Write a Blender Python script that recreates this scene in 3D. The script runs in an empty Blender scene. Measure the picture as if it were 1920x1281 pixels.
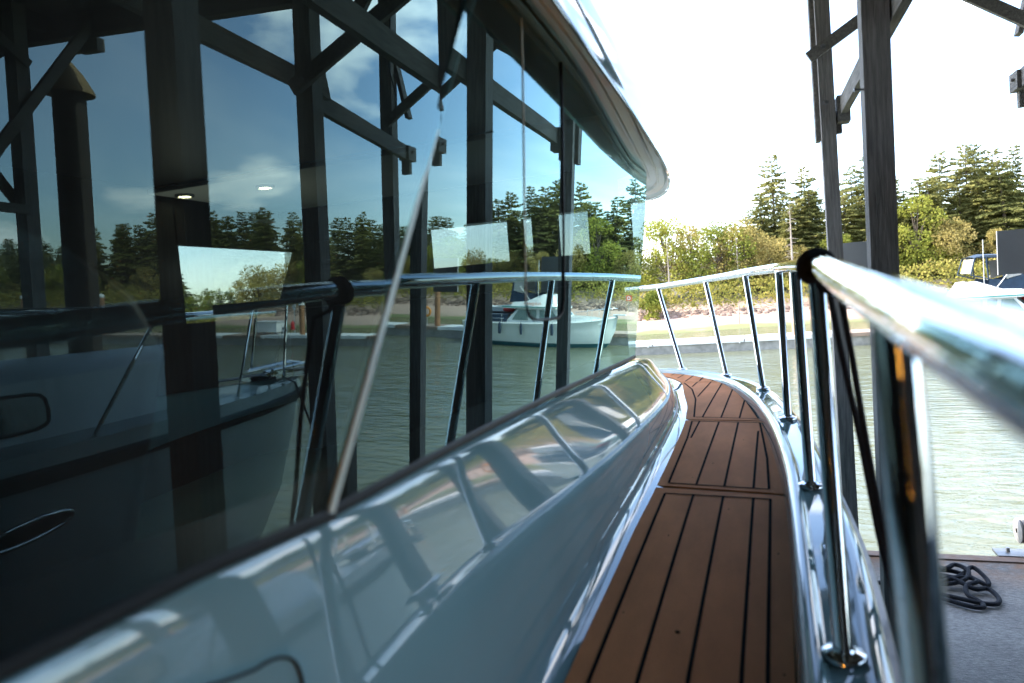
import bpy, math, random
from mathutils import Vector, Matrix, noise
R = math.radians
C = bpy.context.scene.collection
scene = bpy.context.scene

# ---------------------------------------------------------------- camera
# X = to starboard of the yacht, Y = towards its bow, Z = up, water at z = 0
cam_d = bpy.data.cameras.new('camera'); cam = bpy.data.objects.new('camera', cam_d); C.objects.link(cam)
fw = Vector((-0.33586, 0.93977, -0.06352)); rt = Vector((0.94044, 0.33081, -0.07831)); up = Vector((0.05258, 0.08604, 0.9949))
m = Matrix((rt, up, -fw)).transposed().to_4x4(); m.translation = (0, 0, 2.8); cam.matrix_world = m
cam_d.sensor_width = 36; cam_d.lens = 23.99; cam_d.clip_start = 0.02; cam_d.clip_end = 3000
cam_d.dof.use_dof = True; cam_d.dof.focus_distance = 7.0; cam_d.dof.aperture_fstop = 2.5
scene.camera = cam

# ---------------------------------------------------------------- sky and sun
SUN_EL, SUN_AZ = 50.0, -90.5       # azimuth clockwise from +Y (the yacht's bow)
world = bpy.data.worlds.new('World'); scene.world = world; world.use_nodes = True
wn = world.node_tree; wn.nodes.clear(); WL = wn.links
def N(nt, t, **k):
    n = nt.nodes.new(t)
    for a, b in k.items():
        if a == 'inp':
            for i, v in b.items(): n.inputs[i].default_value = v
        else: setattr(n, a, b)
    return n
out = N(wn, 'ShaderNodeOutputWorld'); bg = N(wn, 'ShaderNodeBackground', inp={1: 0.14})
sky = N(wn, 'ShaderNodeTexSky', sky_type='NISHITA', sun_disc=False, sun_elevation=R(SUN_EL), sun_rotation=R(SUN_AZ),
        air_density=1.0, dust_density=1.1, ozone_density=2.6)
tc = N(wn, 'ShaderNodeTexCoord'); sep = N(wn, 'ShaderNodeSeparateXYZ'); WL.new(tc.outputs['Generated'], sep.inputs[0])
mz = N(wn, 'ShaderNodeMath', operation='ADD', inp={1: 0.22}); WL.new(sep.outputs['Z'], mz.inputs[0])
mx = N(wn, 'ShaderNodeMath', operation='DIVIDE'); my = N(wn, 'ShaderNodeMath', operation='DIVIDE')
WL.new(sep.outputs['X'], mx.inputs[0]); WL.new(mz.outputs[0], mx.inputs[1])
WL.new(sep.outputs['Y'], my.inputs[0]); WL.new(mz.outputs[0], my.inputs[1])
cmb = N(wn, 'ShaderNodeCombineXYZ', inp={2: 3.3}); WL.new(mx.outputs[0], cmb.inputs[0]); WL.new(my.outputs[0], cmb.inputs[1])
nz = N(wn, 'ShaderNodeTexNoise', inp={'Scale': 1.15, 'Detail': 8.0, 'Roughness': 0.52, 'Distortion': 0.15}); WL.new(cmb.outputs[0], nz.inputs['Vector'])
cr = N(wn, 'ShaderNodeValToRGB'); cr.color_ramp.elements[0].position = 0.575; cr.color_ramp.elements[1].position = 0.67
WL.new(nz.outputs[0], cr.inputs[0])
thin = N(wn, 'ShaderNodeTexNoise', inp={'Scale': 0.7, 'Detail': 5.0, 'Roughness': 0.6, 'Distortion': 0.8}); WL.new(cmb.outputs[0], thin.inputs['Vector'])
thr = N(wn, 'ShaderNodeMapRange', inp={1: 0.42, 2: 0.8, 3: 0.0, 4: 0.35}); WL.new(thin.outputs[0], thr.inputs[0])
mxm = N(wn, 'ShaderNodeMath', operation='MULTIPLY', inp={1: 0.85}); WL.new(cr.outputs[0], mxm.inputs[0])
mxa = N(wn, 'ShaderNodeMath', operation='MAXIMUM'); WL.new(mxm.outputs[0], mxa.inputs[0]); WL.new(thr.outputs[0], mxa.inputs[1])
mixc = N(wn, 'ShaderNodeMix', data_type='RGBA'); mixc.inputs[7].default_value = (9.5, 9.3, 9.3, 1)
WL.new(mxa.outputs[0], mixc.inputs[0]); WL.new(sky.outputs[0], mixc.inputs[6])
WL.new(mixc.outputs[2], bg.inputs[0]); WL.new(bg.outputs[0], out.inputs[0])

sl = bpy.data.lights.new('sun', 'SUN'); sl.energy = 2.6; sl.angle = R(0.5); sl.color = (1.0, 0.93, 0.82)
so = bpy.data.objects.new('sun', sl); C.objects.link(so)
sd = Vector((math.sin(R(SUN_AZ)) * math.cos(R(SUN_EL)), math.cos(R(SUN_AZ)) * math.cos(R(SUN_EL)), math.sin(R(SUN_EL))))
so.rotation_euler = sd.to_track_quat('Z', 'Y').to_euler(); so.location = (-20, 10, 30)
scene.view_settings.view_transform = 'Standard'; scene.view_settings.look = 'None'
scene.view_settings.exposure = 2.6; scene.view_settings.gamma = 1
scene.cycles.max_bounces = 12; scene.cycles.transparent_max_bounces = 16; scene.cycles.glossy_bounces = 6
scene.cycles.use_denoising = True; scene.cycles.caustics_reflective = False; scene.cycles.caustics_refractive = False
scene.cycles.sample_clamp_indirect = 6.0

# ---------------------------------------------------------------- helpers
def mat(name, col, rough=0.5, metal=0.0, coat=0.0, spec=0.5, noise_s=0, noise_v=0.0, col2=None, bump=0.0, bscale=None, stretch=None, ior=None, detail=6):
    M = bpy.data.materials.new(name); M.use_nodes = True; nt = M.node_tree; p = nt.nodes['Principled BSDF']
    p.inputs['Base Color'].default_value = (*col, 1); p.inputs['Roughness'].default_value = rough
    p.inputs['Metallic'].default_value = metal; p.inputs['Coat Weight'].default_value = coat; p.inputs['Coat Roughness'].default_value = 0.02
    p.inputs['Specular IOR Level'].default_value = spec
    if ior: p.inputs['IOR'].default_value = ior
    if noise_s:
        t = N(nt, 'ShaderNodeTexCoord'); mp = N(nt, 'ShaderNodeMapping'); nt.links.new(t.outputs['Object'], mp.inputs[0])
        if stretch: mp.inputs['Scale'].default_value = stretch
        n = N(nt, 'ShaderNodeTexNoise', inp={'Scale': noise_s, 'Detail': detail, 'Roughness': 0.65}); nt.links.new(mp.outputs[0], n.inputs['Vector'])
        if col2 or noise_v:
            r = N(nt, 'ShaderNodeValToRGB'); r.color_ramp.elements[0].position = 0.3; r.color_ramp.elements[1].position = 0.7
            c2 = col2 or tuple(c * (1 - noise_v) for c in col)
            r.color_ramp.elements[0].color = (*c2, 1); r.color_ramp.elements[1].color = (*col, 1)
            nt.links.new(n.outputs[0], r.inputs[0]); nt.links.new(r.outputs[0], p.inputs['Base Color'])
        if bump:
            b = N(nt, 'ShaderNodeBump', inp={'Strength': bump, 'Distance': 0.01})
            nb = n
            if bscale:
                nb = N(nt, 'ShaderNodeTexNoise', inp={'Scale': bscale, 'Detail': 5}); nt.links.new(mp.outputs[0], nb.inputs['Vector'])
            nt.links.new(nb.outputs[0], b.inputs['Height']); nt.links.new(b.outputs[0], p.inputs['Normal'])
    return M

def leafmat(name, cols, scale=0.35, trans=0.35):
    M = bpy.data.materials.new(name); M.use_nodes = True; nt = M.node_tree; nt.nodes.clear()
    o = N(nt, 'ShaderNodeOutputMaterial'); t = N(nt, 'ShaderNodeTexCoord'); oi = N(nt, 'ShaderNodeObjectInfo')
    n1 = N(nt, 'ShaderNodeTexNoise', inp={'Scale': scale, 'Detail': 3.0}); n2 = N(nt, 'ShaderNodeTexWhiteNoise', noise_dimensions='3D')
    g = N(nt, 'ShaderNodeNewGeometry')
    nt.links.new(t.outputs['Object'], n1.inputs['Vector'])
    sn = N(nt, 'ShaderNodeVectorMath', operation='SNAP'); sn.inputs[1].default_value = (0.16, 0.16, 0.16)
    nt.links.new(t.outputs['Object'], sn.inputs[0]); nt.links.new(sn.outputs[0], n2.inputs['Vector'])
    a = N(nt, 'ShaderNodeMath', operation='MULTIPLY', inp={1: 0.32}); nt.links.new(n2.outputs['Value'], a.inputs[0])
    b = N(nt, 'ShaderNodeMath', operation='MULTIPLY_ADD', inp={1: 0.30}); nt.links.new(oi.outputs['Random'], b.inputs[0]); nt.links.new(a.outputs[0], b.inputs[2])
    c = N(nt, 'ShaderNodeMath', operation='MULTIPLY_ADD', inp={1: 0.85, 2: -0.22}); nt.links.new(n1.outputs[0], c.inputs[0])
    d = N(nt, 'ShaderNodeMath', operation='ADD'); nt.links.new(b.outputs[0], d.inputs[0]); nt.links.new(c.outputs[0], d.inputs[1])
    r = N(nt, 'ShaderNodeValToRGB'); e = r.color_ramp.elements
    e[0].color = (*cols[0], 1); e[1].color = (*cols[-1], 1); e[0].position = 0.05; e[1].position = 0.95
    for i, cc in enumerate(cols[1:-1]):
        x = e.new(0.05 + 0.9 * (i + 1) / (len(cols) - 1)); x.color = (*cc, 1)
    nt.links.new(d.outputs[0], r.inputs[0])
    df = N(nt, 'ShaderNodeBsdfDiffuse'); tr = N(nt, 'ShaderNodeBsdfTranslucent'); mx_ = N(nt, 'ShaderNodeMixShader', inp={0: trans})
    nt.links.new(r.outputs[0], df.inputs[0]); nt.links.new(r.outputs[0], tr.inputs[0])
    nt.links.new(df.outputs[0], mx_.inputs[1]); nt.links.new(tr.outputs[0], mx_.inputs[2]); nt.links.new(mx_.outputs[0], o.inputs[0])
    return M

def emit(name, col, s):
    M = bpy.data.materials.new(name); M.use_nodes = True; nt = M.node_tree; nt.nodes.clear()
    o = N(nt, 'ShaderNodeOutputMaterial'); e = N(nt, 'ShaderNodeEmission'); e.inputs[0].default_value = (*col, 1); e.inputs[1].default_value = s
    nt.links.new(e.outputs[0], o.inputs[0]); return M

origins = {}
class MB:
    def __init__(s): s.v = []; s.f = []; s.m = []; s.mi = 0; s.sm = []
    def face(s, pts, smooth=False):
        i = len(s.v); s.v += [Vector(p) for p in pts]; s.f.append(tuple(range(i, i + len(pts)))); s.m.append(s.mi); s.sm.append(smooth)
    def grid(s, rows, smooth=True, closed=False, flip=False):
        i0 = len(s.v); n = len(rows[0])
        for r_ in rows: s.v += [Vector(p) for p in r_]
        for i in range(len(rows) - 1):
            for j in range(n if closed else n - 1):
                a = i0 + i * n + j; b = i0 + i * n + (j + 1) % n; c = b + n; d = a + n
                s.f.append((a, d, c, b) if flip else (a, b, c, d)); s.m.append(s.mi); s.sm.append(smooth)
    def box(s, c, d, M=None, rz=0):
        c = Vector(c); hx, hy, hz = d[0] / 2, d[1] / 2, d[2] / 2
        T = M or Matrix.Rotation(rz, 3, 'Z')
        P = [c + T @ Vector((x * hx, y * hy, z * hz)) for x in (-1, 1) for y in (-1, 1) for z in (-1, 1)]
        i = len(s.v); s.v += P
        for q in ((0, 1, 3, 2), (4, 6, 7, 5), (0, 4, 5, 1), (2, 3, 7, 6), (0, 2, 6, 4), (1, 5, 7, 3)):
            s.f.append(tuple(i + k for k in q)); s.m.append(s.mi); s.sm.append(False)
    def beam(s, a, b, w, h, upv=(0, 0, 1)):
        a = Vector(a); b = Vector(b); y = (b - a).normalized(); u = Vector(upv)
        if abs(y.dot(u)) > 0.95: u = Vector((0, 1, 0))
        x = y.cross(u).normalized(); z = x.cross(y)
        s.box((a + b) / 2, (w, (b - a).length, h), Matrix((x, y, z)).transposed())
    def tube(s, pts, r, n=12, closed=False, caps=True, smooth=True):
        P = [Vector(p) for p in pts]; L = len(P); rows = []
        rr = r if isinstance(r, (list, tuple)) else [r] * L
        prev = None
        for i in range(L):
            if closed: t = (P[(i + 1) % L] - P[i - 1])
            else: t = P[min(i + 1, L - 1)] - P[max(i - 1, 0)]
            t = t.normalized() if t.length > 1e-9 else Vector((0, 0, 1))
            if prev is None:
                a = Vector((0, 0, 1)) if abs(t.z) < 0.9 else Vector((1, 0, 0)); x = t.cross(a).normalized()
            else: x = (prev - t * prev.dot(t)).normalized()
            prev = x; y = t.cross(x)
            rows.append([P[i] + (x * math.cos(k * math.tau / n) + y * math.sin(k * math.tau / n)) * rr[i] for k in range(n)])
        if closed: rows.append(rows[0])
        s.grid(rows, smooth, True, flip=False)
        if caps and not closed: s.face(rows[0][::1]); s.face(rows[-1][::-1])
    def lathe(s, c, prof, n=20, axis='Z', smooth=True):
        c = Vector(c); rows = []
        for (r_, z) in prof:
            row = []
            for k in range(n):
                a = k * math.tau / n
                p = (r_ * math.cos(a), r_ * math.sin(a), z)
                if axis == 'X': p = (p[2], p[0], p[1])
                if axis == 'Y': p = (p[1], p[2], p[0])
                row.append(c + Vector(p))
            rows.append(row)
        s.grid(rows, smooth, True)
    def prism(s, poly, z0, z1):
        b = [Vector((p[0], p[1], z0)) for p in poly]; t = [Vector((p[0], p[1], z1)) for p in poly]
        s.face(b[::-1]); s.face(t); n = len(poly)
        for i in range(n): s.face([b[i], b[(i + 1) % n], t[(i + 1) % n], t[i]])
    def build(s, name, mats, parent=None, loc=(0, 0, 0), kind=None, recalc=True):
        me = bpy.data.meshes.new(name)
        off = Vector(origins.get(parent.name, (0, 0, 0))) if parent else Vector(loc)
        me.from_pydata([v - off for v in s.v], [], s.f)
        if not isinstance(mats, (list, tuple)): mats = [mats]
        for m_ in mats: me.materials.append(m_)
        me.polygons.foreach_set('material_index', s.m); me.polygons.foreach_set('use_smooth', s.sm)
        if recalc:
            import bmesh
            bm = bmesh.new(); bm.from_mesh(me); bmesh.ops.remove_doubles(bm, verts=bm.verts, dist=1e-5)
            bmesh.ops.recalc_face_normals(bm, faces=bm.faces); bm.to_mesh(me); bm.free()
            me.set_sharp_from_angle(angle=R(40))
        me.update()
        o = bpy.data.objects.new(name, me); C.objects.link(o)
        if parent: o.parent = parent; origins[o.name] = origins.get(parent.name, (0, 0, 0))
        else: o.location = loc; origins[o.name] = loc
        if kind: o['kind'] = kind
        return o
def thing(name, label, cat, loc=(0, 0, 0), group=None, rz=0):
    o = bpy.data.objects.new(name, None); C.objects.link(o); o.location = loc; o.empty_display_size = 0.1
    o.rotation_euler = (0, 0, rz); origins[o.name] = tuple(loc) if rz == 0 else (0, 0, 0)
    o['label'] = label; o['category'] = cat
    if group: o['group'] = group
    return o
def tag(o, label, cat, group=None, kind=None):
    o['label'] = label; o['category'] = cat
    if group: o['group'] = group
    if kind: o['kind'] = kind
    return o
def lerp(tab, t):
    if t <= tab[0][0]: return tab[0][1]
    for (a, b), (c, d) in zip(tab, tab[1:]):
        if t <= c: return b + (d - b) * (t - a) / (c - a)
    return tab[-1][1]
def smooth_path(pts, n):
    P = [Vector(p) for p in pts]; P = [P[0] * 2 - P[1]] + P + [P[-1] * 2 - P[-2]]; res = []
    for i in range(1, len(P) - 2):
        for k in range(12):
            t = k / 12; a, b, c, d = P[i - 1:i + 3]
            res.append(0.5 * ((2 * b) + (c - a) * t + (2 * a - 5 * b + 4 * c - d) * t * t + (3 * b - a - 3 * c + d) * t ** 3))
    res.append(P[-2]); L = [0]
    for a, b in zip(res, res[1:]): L.append(L[-1] + (b - a).length)
    outp = []; j = 0
    for k in range(n):
        d = L[-1] * k / (n - 1)
        while j < len(L) - 2 and L[j + 1] < d: j += 1
        f = (d - L[j]) / max(1e-9, L[j + 1] - L[j]); outp.append(res[j].lerp(res[j + 1], min(1, f)))
    return outp
def dup(root, loc, rz=0, sc=1.0, label=None, group=None):
    r = root.copy(); C.objects.link(r); r.location = loc; r.rotation_euler = (0, 0, rz)
    r.scale = (sc, sc, sc) if not isinstance(sc, tuple) else sc
    if label: r['label'] = label
    if group: r['group'] = group
    for ch in list(root.children):
        c = ch.copy(); C.objects.link(c); c.parent = r
        for g in ch.children:
            d = g.copy(); C.objects.link(d); d.parent = c
    return r
def text_mesh(name, s, size, M, m_, parent=None, shear=0.0, extr=0.002):
    cu = bpy.data.curves.new(name, 'FONT'); cu.body = s; cu.size = size; cu.extrude = extr; cu.shear = shear; cu.align_x = 'CENTER'; cu.align_y = 'CENTER'
    tmp = bpy.data.objects.new('tmp', cu); C.objects.link(tmp)
    me = bpy.data.meshes.new_from_object(tmp); bpy.data.objects.remove(tmp)
    me.transform(M)
    if parent: me.transform(Matrix.Translation(-Vector(origins.get(parent.name, (0, 0, 0)))))
    me.materials.clear(); me.materials.append(m_); me.name = name
    o = bpy.data.objects.new(name, me); C.objects.link(o)
    if parent: o.parent = parent; origins[o.name] = origins.get(parent.name, (0, 0, 0))
    return o

# ---------------------------------------------------------------- materials
gel = mat('gelcoat', (0.19, 0.325, 0.355), 0.05, coat=0.6, noise_s=3, noise_v=0.05)
gel_in = mat('gelcoat_satin', (0.55, 0.60, 0.60), 0.30, noise_s=8, noise_v=0.06)
chrome = mat('polished_stainless', (0.66, 0.69, 0.71), 0.035, metal=1.0, noise_s=60, noise_v=0.06)
brown = mat('brown_deck_foam', (0.78, 0.315, 0.130), 0.8, spec=0.12, noise_s=7, noise_v=0.27, stretch=(1, .35, 1), bump=0.35, bscale=420)
black = mat('black_seam', (0.006, 0.006, 0.007), 0.9, spec=0.05, noise_s=30, noise_v=0.4)
gasket = mat('black_gasket', (0.005, 0.007, 0.009), 0.45, spec=0.2, noise_s=30, noise_v=0.4)
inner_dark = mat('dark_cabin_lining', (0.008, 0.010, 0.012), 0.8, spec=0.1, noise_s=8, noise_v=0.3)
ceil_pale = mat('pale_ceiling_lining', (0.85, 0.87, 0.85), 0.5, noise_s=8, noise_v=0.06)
seatm = mat('dark_seat_leather', (0.010, 0.010, 0.012), 0.45, noise_s=25, noise_v=0.3, bump=0.2)
rope_m = mat('navy_rope', (0.012, 0.018, 0.030), 0.85, noise_s=160, noise_v=0.6, bump=0.8)
wood = mat('weathered_timber', (0.34, 0.315, 0.295), 0.85, noise_s=7, col2=(0.13, 0.122, 0.118), stretch=(9, 9, 0.6), bump=0.6, bscale=18)
wood_h = mat('weathered_beam', (0.27, 0.25, 0.225), 0.85, noise_s=7, col2=(0.11, 0.10, 0.092), stretch=(7, 0.7, 7), bump=0.6, bscale=18)
steel = mat('galvanised_steel', (0.30, 0.31, 0.32), 0.45, metal=0.9, noise_s=20, noise_v=0.3)
board_m = mat('grey_board', (0.38, 0.39, 0.40), 0.55, noise_s=4, noise_v=0.12)
roof_m = mat('dark_roof_boards', (0.045, 0.040, 0.036), 0.85, noise_s=4, col2=(0.02, 0.018, 0.016), stretch=(6, .5, 1), bump=0.5, bscale=12)
conc = mat('dock_concrete', (0.45, 0.43, 0.39), 0.9, spec=0.3, noise_s=30, col2=(0.19, 0.188, 0.18), bump=1.0, bscale=60, stretch=(1, 2.6, 1), detail=12)
def rust_conc():
    nt = conc.node_tree; p = nt.nodes['Principled BSDF']; lk = p.inputs['Base Color'].links[0].from_socket
    t = N(nt, 'ShaderNodeTexCoord'); s = N(nt, 'ShaderNodeSeparateXYZ'); nt.links.new(t.outputs['Object'], s.inputs[0])
    n = N(nt, 'ShaderNodeTexNoise', inp={'Scale': 2.6, 'Detail': 8.0, 'Roughness': 0.7}); nt.links.new(t.outputs['Object'], n.inputs['Vector'])
    mr = N(nt, 'ShaderNodeMapRange', inp={1: 5.45, 2: 6.0}); nt.links.new(s.outputs['Y'], mr.inputs[0])
    m2 = N(nt, 'ShaderNodeMapRange', inp={1: 0.42, 2: 0.66}); nt.links.new(n.outputs[0], m2.inputs[0])
    mu = N(nt, 'ShaderNodeMath', operation='MULTIPLY'); nt.links.new(mr.outputs[0], mu.inputs[0]); nt.links.new(m2.outputs[0], mu.inputs[1])
    x = N(nt, 'ShaderNodeMix', data_type='RGBA'); x.inputs[7].default_value = (.42, .20, .085, 1); nt.links.new(lk, x.inputs[6]); nt.links.new(mu.outputs[0], x.inputs[0])
    n4 = N(nt, 'ShaderNodeTexNoise', inp={'Scale': 1.3, 'Detail': 4.0}); nt.links.new(t.outputs['Object'], n4.inputs['Vector']); m4 = N(nt, 'ShaderNodeMapRange', inp={1: .35, 2: .7, 3: 0.75, 4: 1.25}); nt.links.new(n4.outputs[0], m4.inputs[0])
    vm = N(nt, 'ShaderNodeVectorMath', operation='SCALE'); nt.links.new(x.outputs[2], vm.inputs[0]); nt.links.new(m4.outputs[0], vm.inputs['Scale']); nt.links.new(vm.outputs[0], p.inputs['Base Color'])
rust_conc()
white = mat('white_paint', (0.74, 0.74, 0.72), 0.4, noise_s=3, noise_v=0.1)
white_hull = mat('white_hull', (0.66, 0.67, 0.64), 0.2, noise_s=1.5, noise_v=0.1)
navy = mat('navy_canvas', (0.018, 0.042, 0.075), 0.8, noise_s=6, noise_v=0.35, bump=0.3)
teal = mat('teal_stripe', (0.03, 0.30, 0.27), 0.4, noise_s=6, noise_v=0.15)
darkglass = mat('tinted_cabin_glass', (0.05, 0.11, 0.11), 0.08, noise_s=14, col2=(0.16, 0.22, 0.20), stretch=(1, 3, .3))
clearvinyl = mat('smoky_vinyl', (0.34, 0.33, 0.30), 0.25, noise_s=3, noise_v=0.25)
redm = mat('red_cover', (0.60, 0.03, 0.03), 0.5, noise_s=9, noise_v=0.25)
signwhite = mat('sign_white', (0.78, 0.79, 0.80), 0.5, noise_s=5, noise_v=0.05)
signblue = mat('sign_navy', (0.02, 0.07, 0.20), 0.5, noise_s=5, noise_v=0.1)
rust = mat('rusty_pile_steel', (0.42, 0.20, 0.09), 0.8, noise_s=3, col2=(0.22, 0.11, 0.06), bump=0.4)
pile = mat('dark_creosote_pile', (0.055, 0.043, 0.034), 0.85, noise_s=5, col2=(0.035, 0.028, 0.024), stretch=(6, 6, .5), bump=0.6)
cone_m = mat('thatch_brown_cone', (0.40, 0.27, 0.13), 0.8, noise_s=30, col2=(0.16, 0.10, 0.05), stretch=(6, 6, 1), bump=0.5)
edge_glass = mat('pale_glass_edge', (0.70, 0.82, 0.78), 0.55, noise_s=20, noise_v=0.1)
bark = mat('tree_bark', (0.16, 0.12, 0.09), 0.9, noise_s=6, noise_v=0.5, stretch=(5, 5, .6), bump=0.5)
bark_pale = mat('pale_dead_wood', (0.42, 0.36, 0.30), 0.9, noise_s=6, noise_v=0.4, stretch=(5, 5, .6))
orange = mat('orange_plastic', (0.85, 0.30, 0.03), 0.5, noise_s=8, noise_v=0.1)
green_boot = mat('teal_bootstripe', (0.01, 0.10, 0.12), 0.5, noise_s=4, noise_v=0.4)
hose_m = mat('ribbed_grey_vinyl', (0.50, 0.47, 0.44), 0.6, noise_s=20, noise_v=0.3)

def glass_mat():
    M = bpy.data.materials.new('tinted_window_glass'); M.use_nodes = True; nt = M.node_tree; nt.nodes.clear()
    o = N(nt, 'ShaderNodeOutputMaterial'); tr = N(nt, 'ShaderNodeBsdfTransparent'); tr.inputs[0].default_value = (0.34, 0.45, 0.46, 1)
    gl = N(nt, 'ShaderNodeBsdfGlossy', inp={'Roughness': 0.0}); gl.inputs[0].default_value = (0.68, 1.0, 1.0, 1)
    fr = N(nt, 'ShaderNodeFresnel', inp={0: 1.42}); mu = N(nt, 'ShaderNodeMath', operation='MULTIPLY', inp={1: 1.3}, use_clamp=True)
    t = N(nt, 'ShaderNodeTexCoord'); nn = N(nt, 'ShaderNodeTexNoise', inp={'Scale': 1.3, 'Detail': 1.0}); nt.links.new(t.outputs['Object'], nn.inputs['Vector'])
    b = N(nt, 'ShaderNodeBump', inp={'Strength': 0.05, 'Distance': 0.02}); nt.links.new(nn.outputs[0], b.inputs['Height']); nt.links.new(b.outputs[0], gl.inputs['Normal'])
    mx_ = N(nt, 'ShaderNodeMixShader'); nt.links.new(fr.outputs[0], mu.inputs[0]); nt.links.new(mu.outputs[0], mx_.inputs[0])
    nt.links.new(tr.outputs[0], mx_.inputs[1]); nt.links.new(gl.outputs[0], mx_.inputs[2])
    du = N(nt, 'ShaderNodeBsdfDiffuse'); du.inputs[0].default_value = (.8, .8, .78, 1)        # dust and smears, doubling as a pale haze that lifts the glass shadows
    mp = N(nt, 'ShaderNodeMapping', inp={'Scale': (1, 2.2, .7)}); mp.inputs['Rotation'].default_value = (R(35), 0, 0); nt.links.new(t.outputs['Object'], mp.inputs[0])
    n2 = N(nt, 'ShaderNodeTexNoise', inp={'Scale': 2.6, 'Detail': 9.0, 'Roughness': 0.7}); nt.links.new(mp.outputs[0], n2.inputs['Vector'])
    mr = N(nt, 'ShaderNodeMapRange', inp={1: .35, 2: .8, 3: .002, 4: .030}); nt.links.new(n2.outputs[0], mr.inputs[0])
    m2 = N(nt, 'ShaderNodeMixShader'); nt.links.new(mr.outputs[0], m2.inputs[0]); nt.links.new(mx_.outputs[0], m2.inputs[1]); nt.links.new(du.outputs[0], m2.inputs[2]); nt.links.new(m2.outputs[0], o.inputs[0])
    return M
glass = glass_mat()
M_ = bpy.data.materials.new('glass_inner_face'); M_.use_nodes = True; nt = M_.node_tree; nt.nodes.clear()
o_ = N(nt, 'ShaderNodeOutputMaterial'); t_ = N(nt, 'ShaderNodeBsdfTransparent'); t_.inputs[0].default_value = (0.97, 0.98, 0.98, 1); nt.links.new(t_.outputs[0], o_.inputs[0])
glass_in = M_

# ---------------------------------------------------------------- setting: water, shore
def water_mat():
    M = bpy.data.materials.new('green_harbour_water'); M.use_nodes = True; nt = M.node_tree; p = nt.nodes['Principled BSDF']
    p.inputs['Base Color'].default_value = (0.085, 0.125, 0.075, 1); p.inputs['Roughness'].default_value = 0.04; p.inputs['IOR'].default_value = 1.33
    t = N(nt, 'ShaderNodeTexCoord'); mp = N(nt, 'ShaderNodeMapping', inp={'Scale': (1.0, 1.9, 1)}); nt.links.new(t.outputs['Object'], mp.inputs[0])
    mp.inputs['Rotation'].default_value = (0, 0, R(14))
    n1 = N(nt, 'ShaderNodeTexNoise', inp={'Scale': 3.2, 'Detail': 4.0, 'Roughness': 0.55, 'Distortion': 0.6}); n2 = N(nt, 'ShaderNodeTexNoise', inp={'Scale': 0.8, 'Detail': 2.0})
    nt.links.new(mp.outputs[0], n1.inputs['Vector']); nt.links.new(mp.outputs[0], n2.inputs['Vector'])
    a = N(nt, 'ShaderNodeMath', operation='MULTIPLY_ADD', inp={1: 2.2}); nt.links.new(n2.outputs[0], a.inputs[0]); nt.links.new(n1.outputs[0], a.inputs[2])
    b = N(nt, 'ShaderNodeBump', inp={'Strength': 0.55, 'Distance': 0.035}); nt.links.new(a.outputs[0], b.inputs['Height']); nt.links.new(b.outputs[0], p.inputs['Normal'])
    n3 = N(nt, 'ShaderNodeTexNoise', inp={'Scale': 0.12, 'Detail': 4.0}); nt.links.new(t.outputs['Object'], n3.inputs['Vector'])
    r = N(nt, 'ShaderNodeValToRGB'); r.color_ramp.elements[0].color = (0.083, 0.092, 0.052, 1); r.color_ramp.elements[1].color = (0.128, 0.136, 0.079, 1)
    r.color_ramp.elements[0].position = 0.35; r.color_ramp.elements[1].position = 0.65
    nt.links.new(n3.outputs[0], r.inputs[0]); nt.links.new(r.outputs[0], p.inputs['Base Color'])
    return M
mb = MB(); mb.face([(-900, -900, 0), (900, -900, 0), (900, 900, 0), (-900, 900, 0)])
mb.build('water', water_mat(), kind='structure', recalc=False)

def ground_mat():
    M = bpy.data.materials.new('tidal_mud_and_bank'); M.use_nodes = True; nt = M.node_tree; p = nt.nodes['Principled BSDF']; p.inputs['Roughness'].default_value = 0.9
    t = N(nt, 'ShaderNodeTexCoord'); s = N(nt, 'ShaderNodeSeparateXYZ'); nt.links.new(t.outputs['Object'], s.inputs[0])
    n = N(nt, 'ShaderNodeTexNoise', inp={'Scale': 0.45, 'Detail': 7.0, 'Roughness': 0.65}); nt.links.new(t.outputs['Object'], n.inputs['Vector'])
    a = N(nt, 'ShaderNodeMath', operation='MULTIPLY_ADD', inp={1: 0.35, 2: -0.175}); nt.links.new(n.outputs[0], a.inputs[0])
    b = N(nt, 'ShaderNodeMath', operation='ADD'); nt.links.new(a.outputs[0], b.inputs[0]); nt.links.new(s.outputs['Z'], b.inputs[1])
    mr = N(nt, 'ShaderNodeMapRange', inp={1: -0.2, 2: 1.4}); nt.links.new(b.outputs[0], mr.inputs[0])
    r = N(nt, 'ShaderNodeValToRGB'); e = r.color_ramp.elements; e[0].position = 0.0; e[0].color = (0.10, 0.12, 0.04, 1); e[1].position = 1.0; e[1].color = (0.07, 0.06, 0.03, 1)
    for pos, c in ((0.16, (0.13, 0.14, 0.05)), (0.22, (0.36, 0.25, 0.19)), (0.45, (0.44, 0.30, 0.23)), (0.75, (0.34, 0.25, 0.19))):
        x = e.new(pos); x.color = (*c, 1)
    nt.links.new(mr.outputs[0], r.inputs[0]); nt.links.new(r.outputs[0], p.inputs['Base Color'])
    bp = N(nt, 'ShaderNodeBump', inp={'Strength': 0.6, 'Distance': 0.15}); nt.links.new(n.outputs[0], bp.inputs['Height']); nt.links.new(bp.outputs[0], p.inputs['Normal'])
    return M
def ground_z(x, y):
    base = lerp([(36, -0.7), (41.3, 0.0), (44, 0.14), (50, 0.42), (51.5, 0.85), (54, 1.5), (60, 2.0), (80, 3.0), (140, 7.0), (900, 30)], y)
    return base + (noise.noise(Vector((x * 0.12, y * 0.2, 0))) * 0.12 + noise.noise(Vector((x * 0.5, y * 0.7, 5))) * 0.035) * (1 + max(0, y - 55) * 0.04)
rows = []
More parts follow.
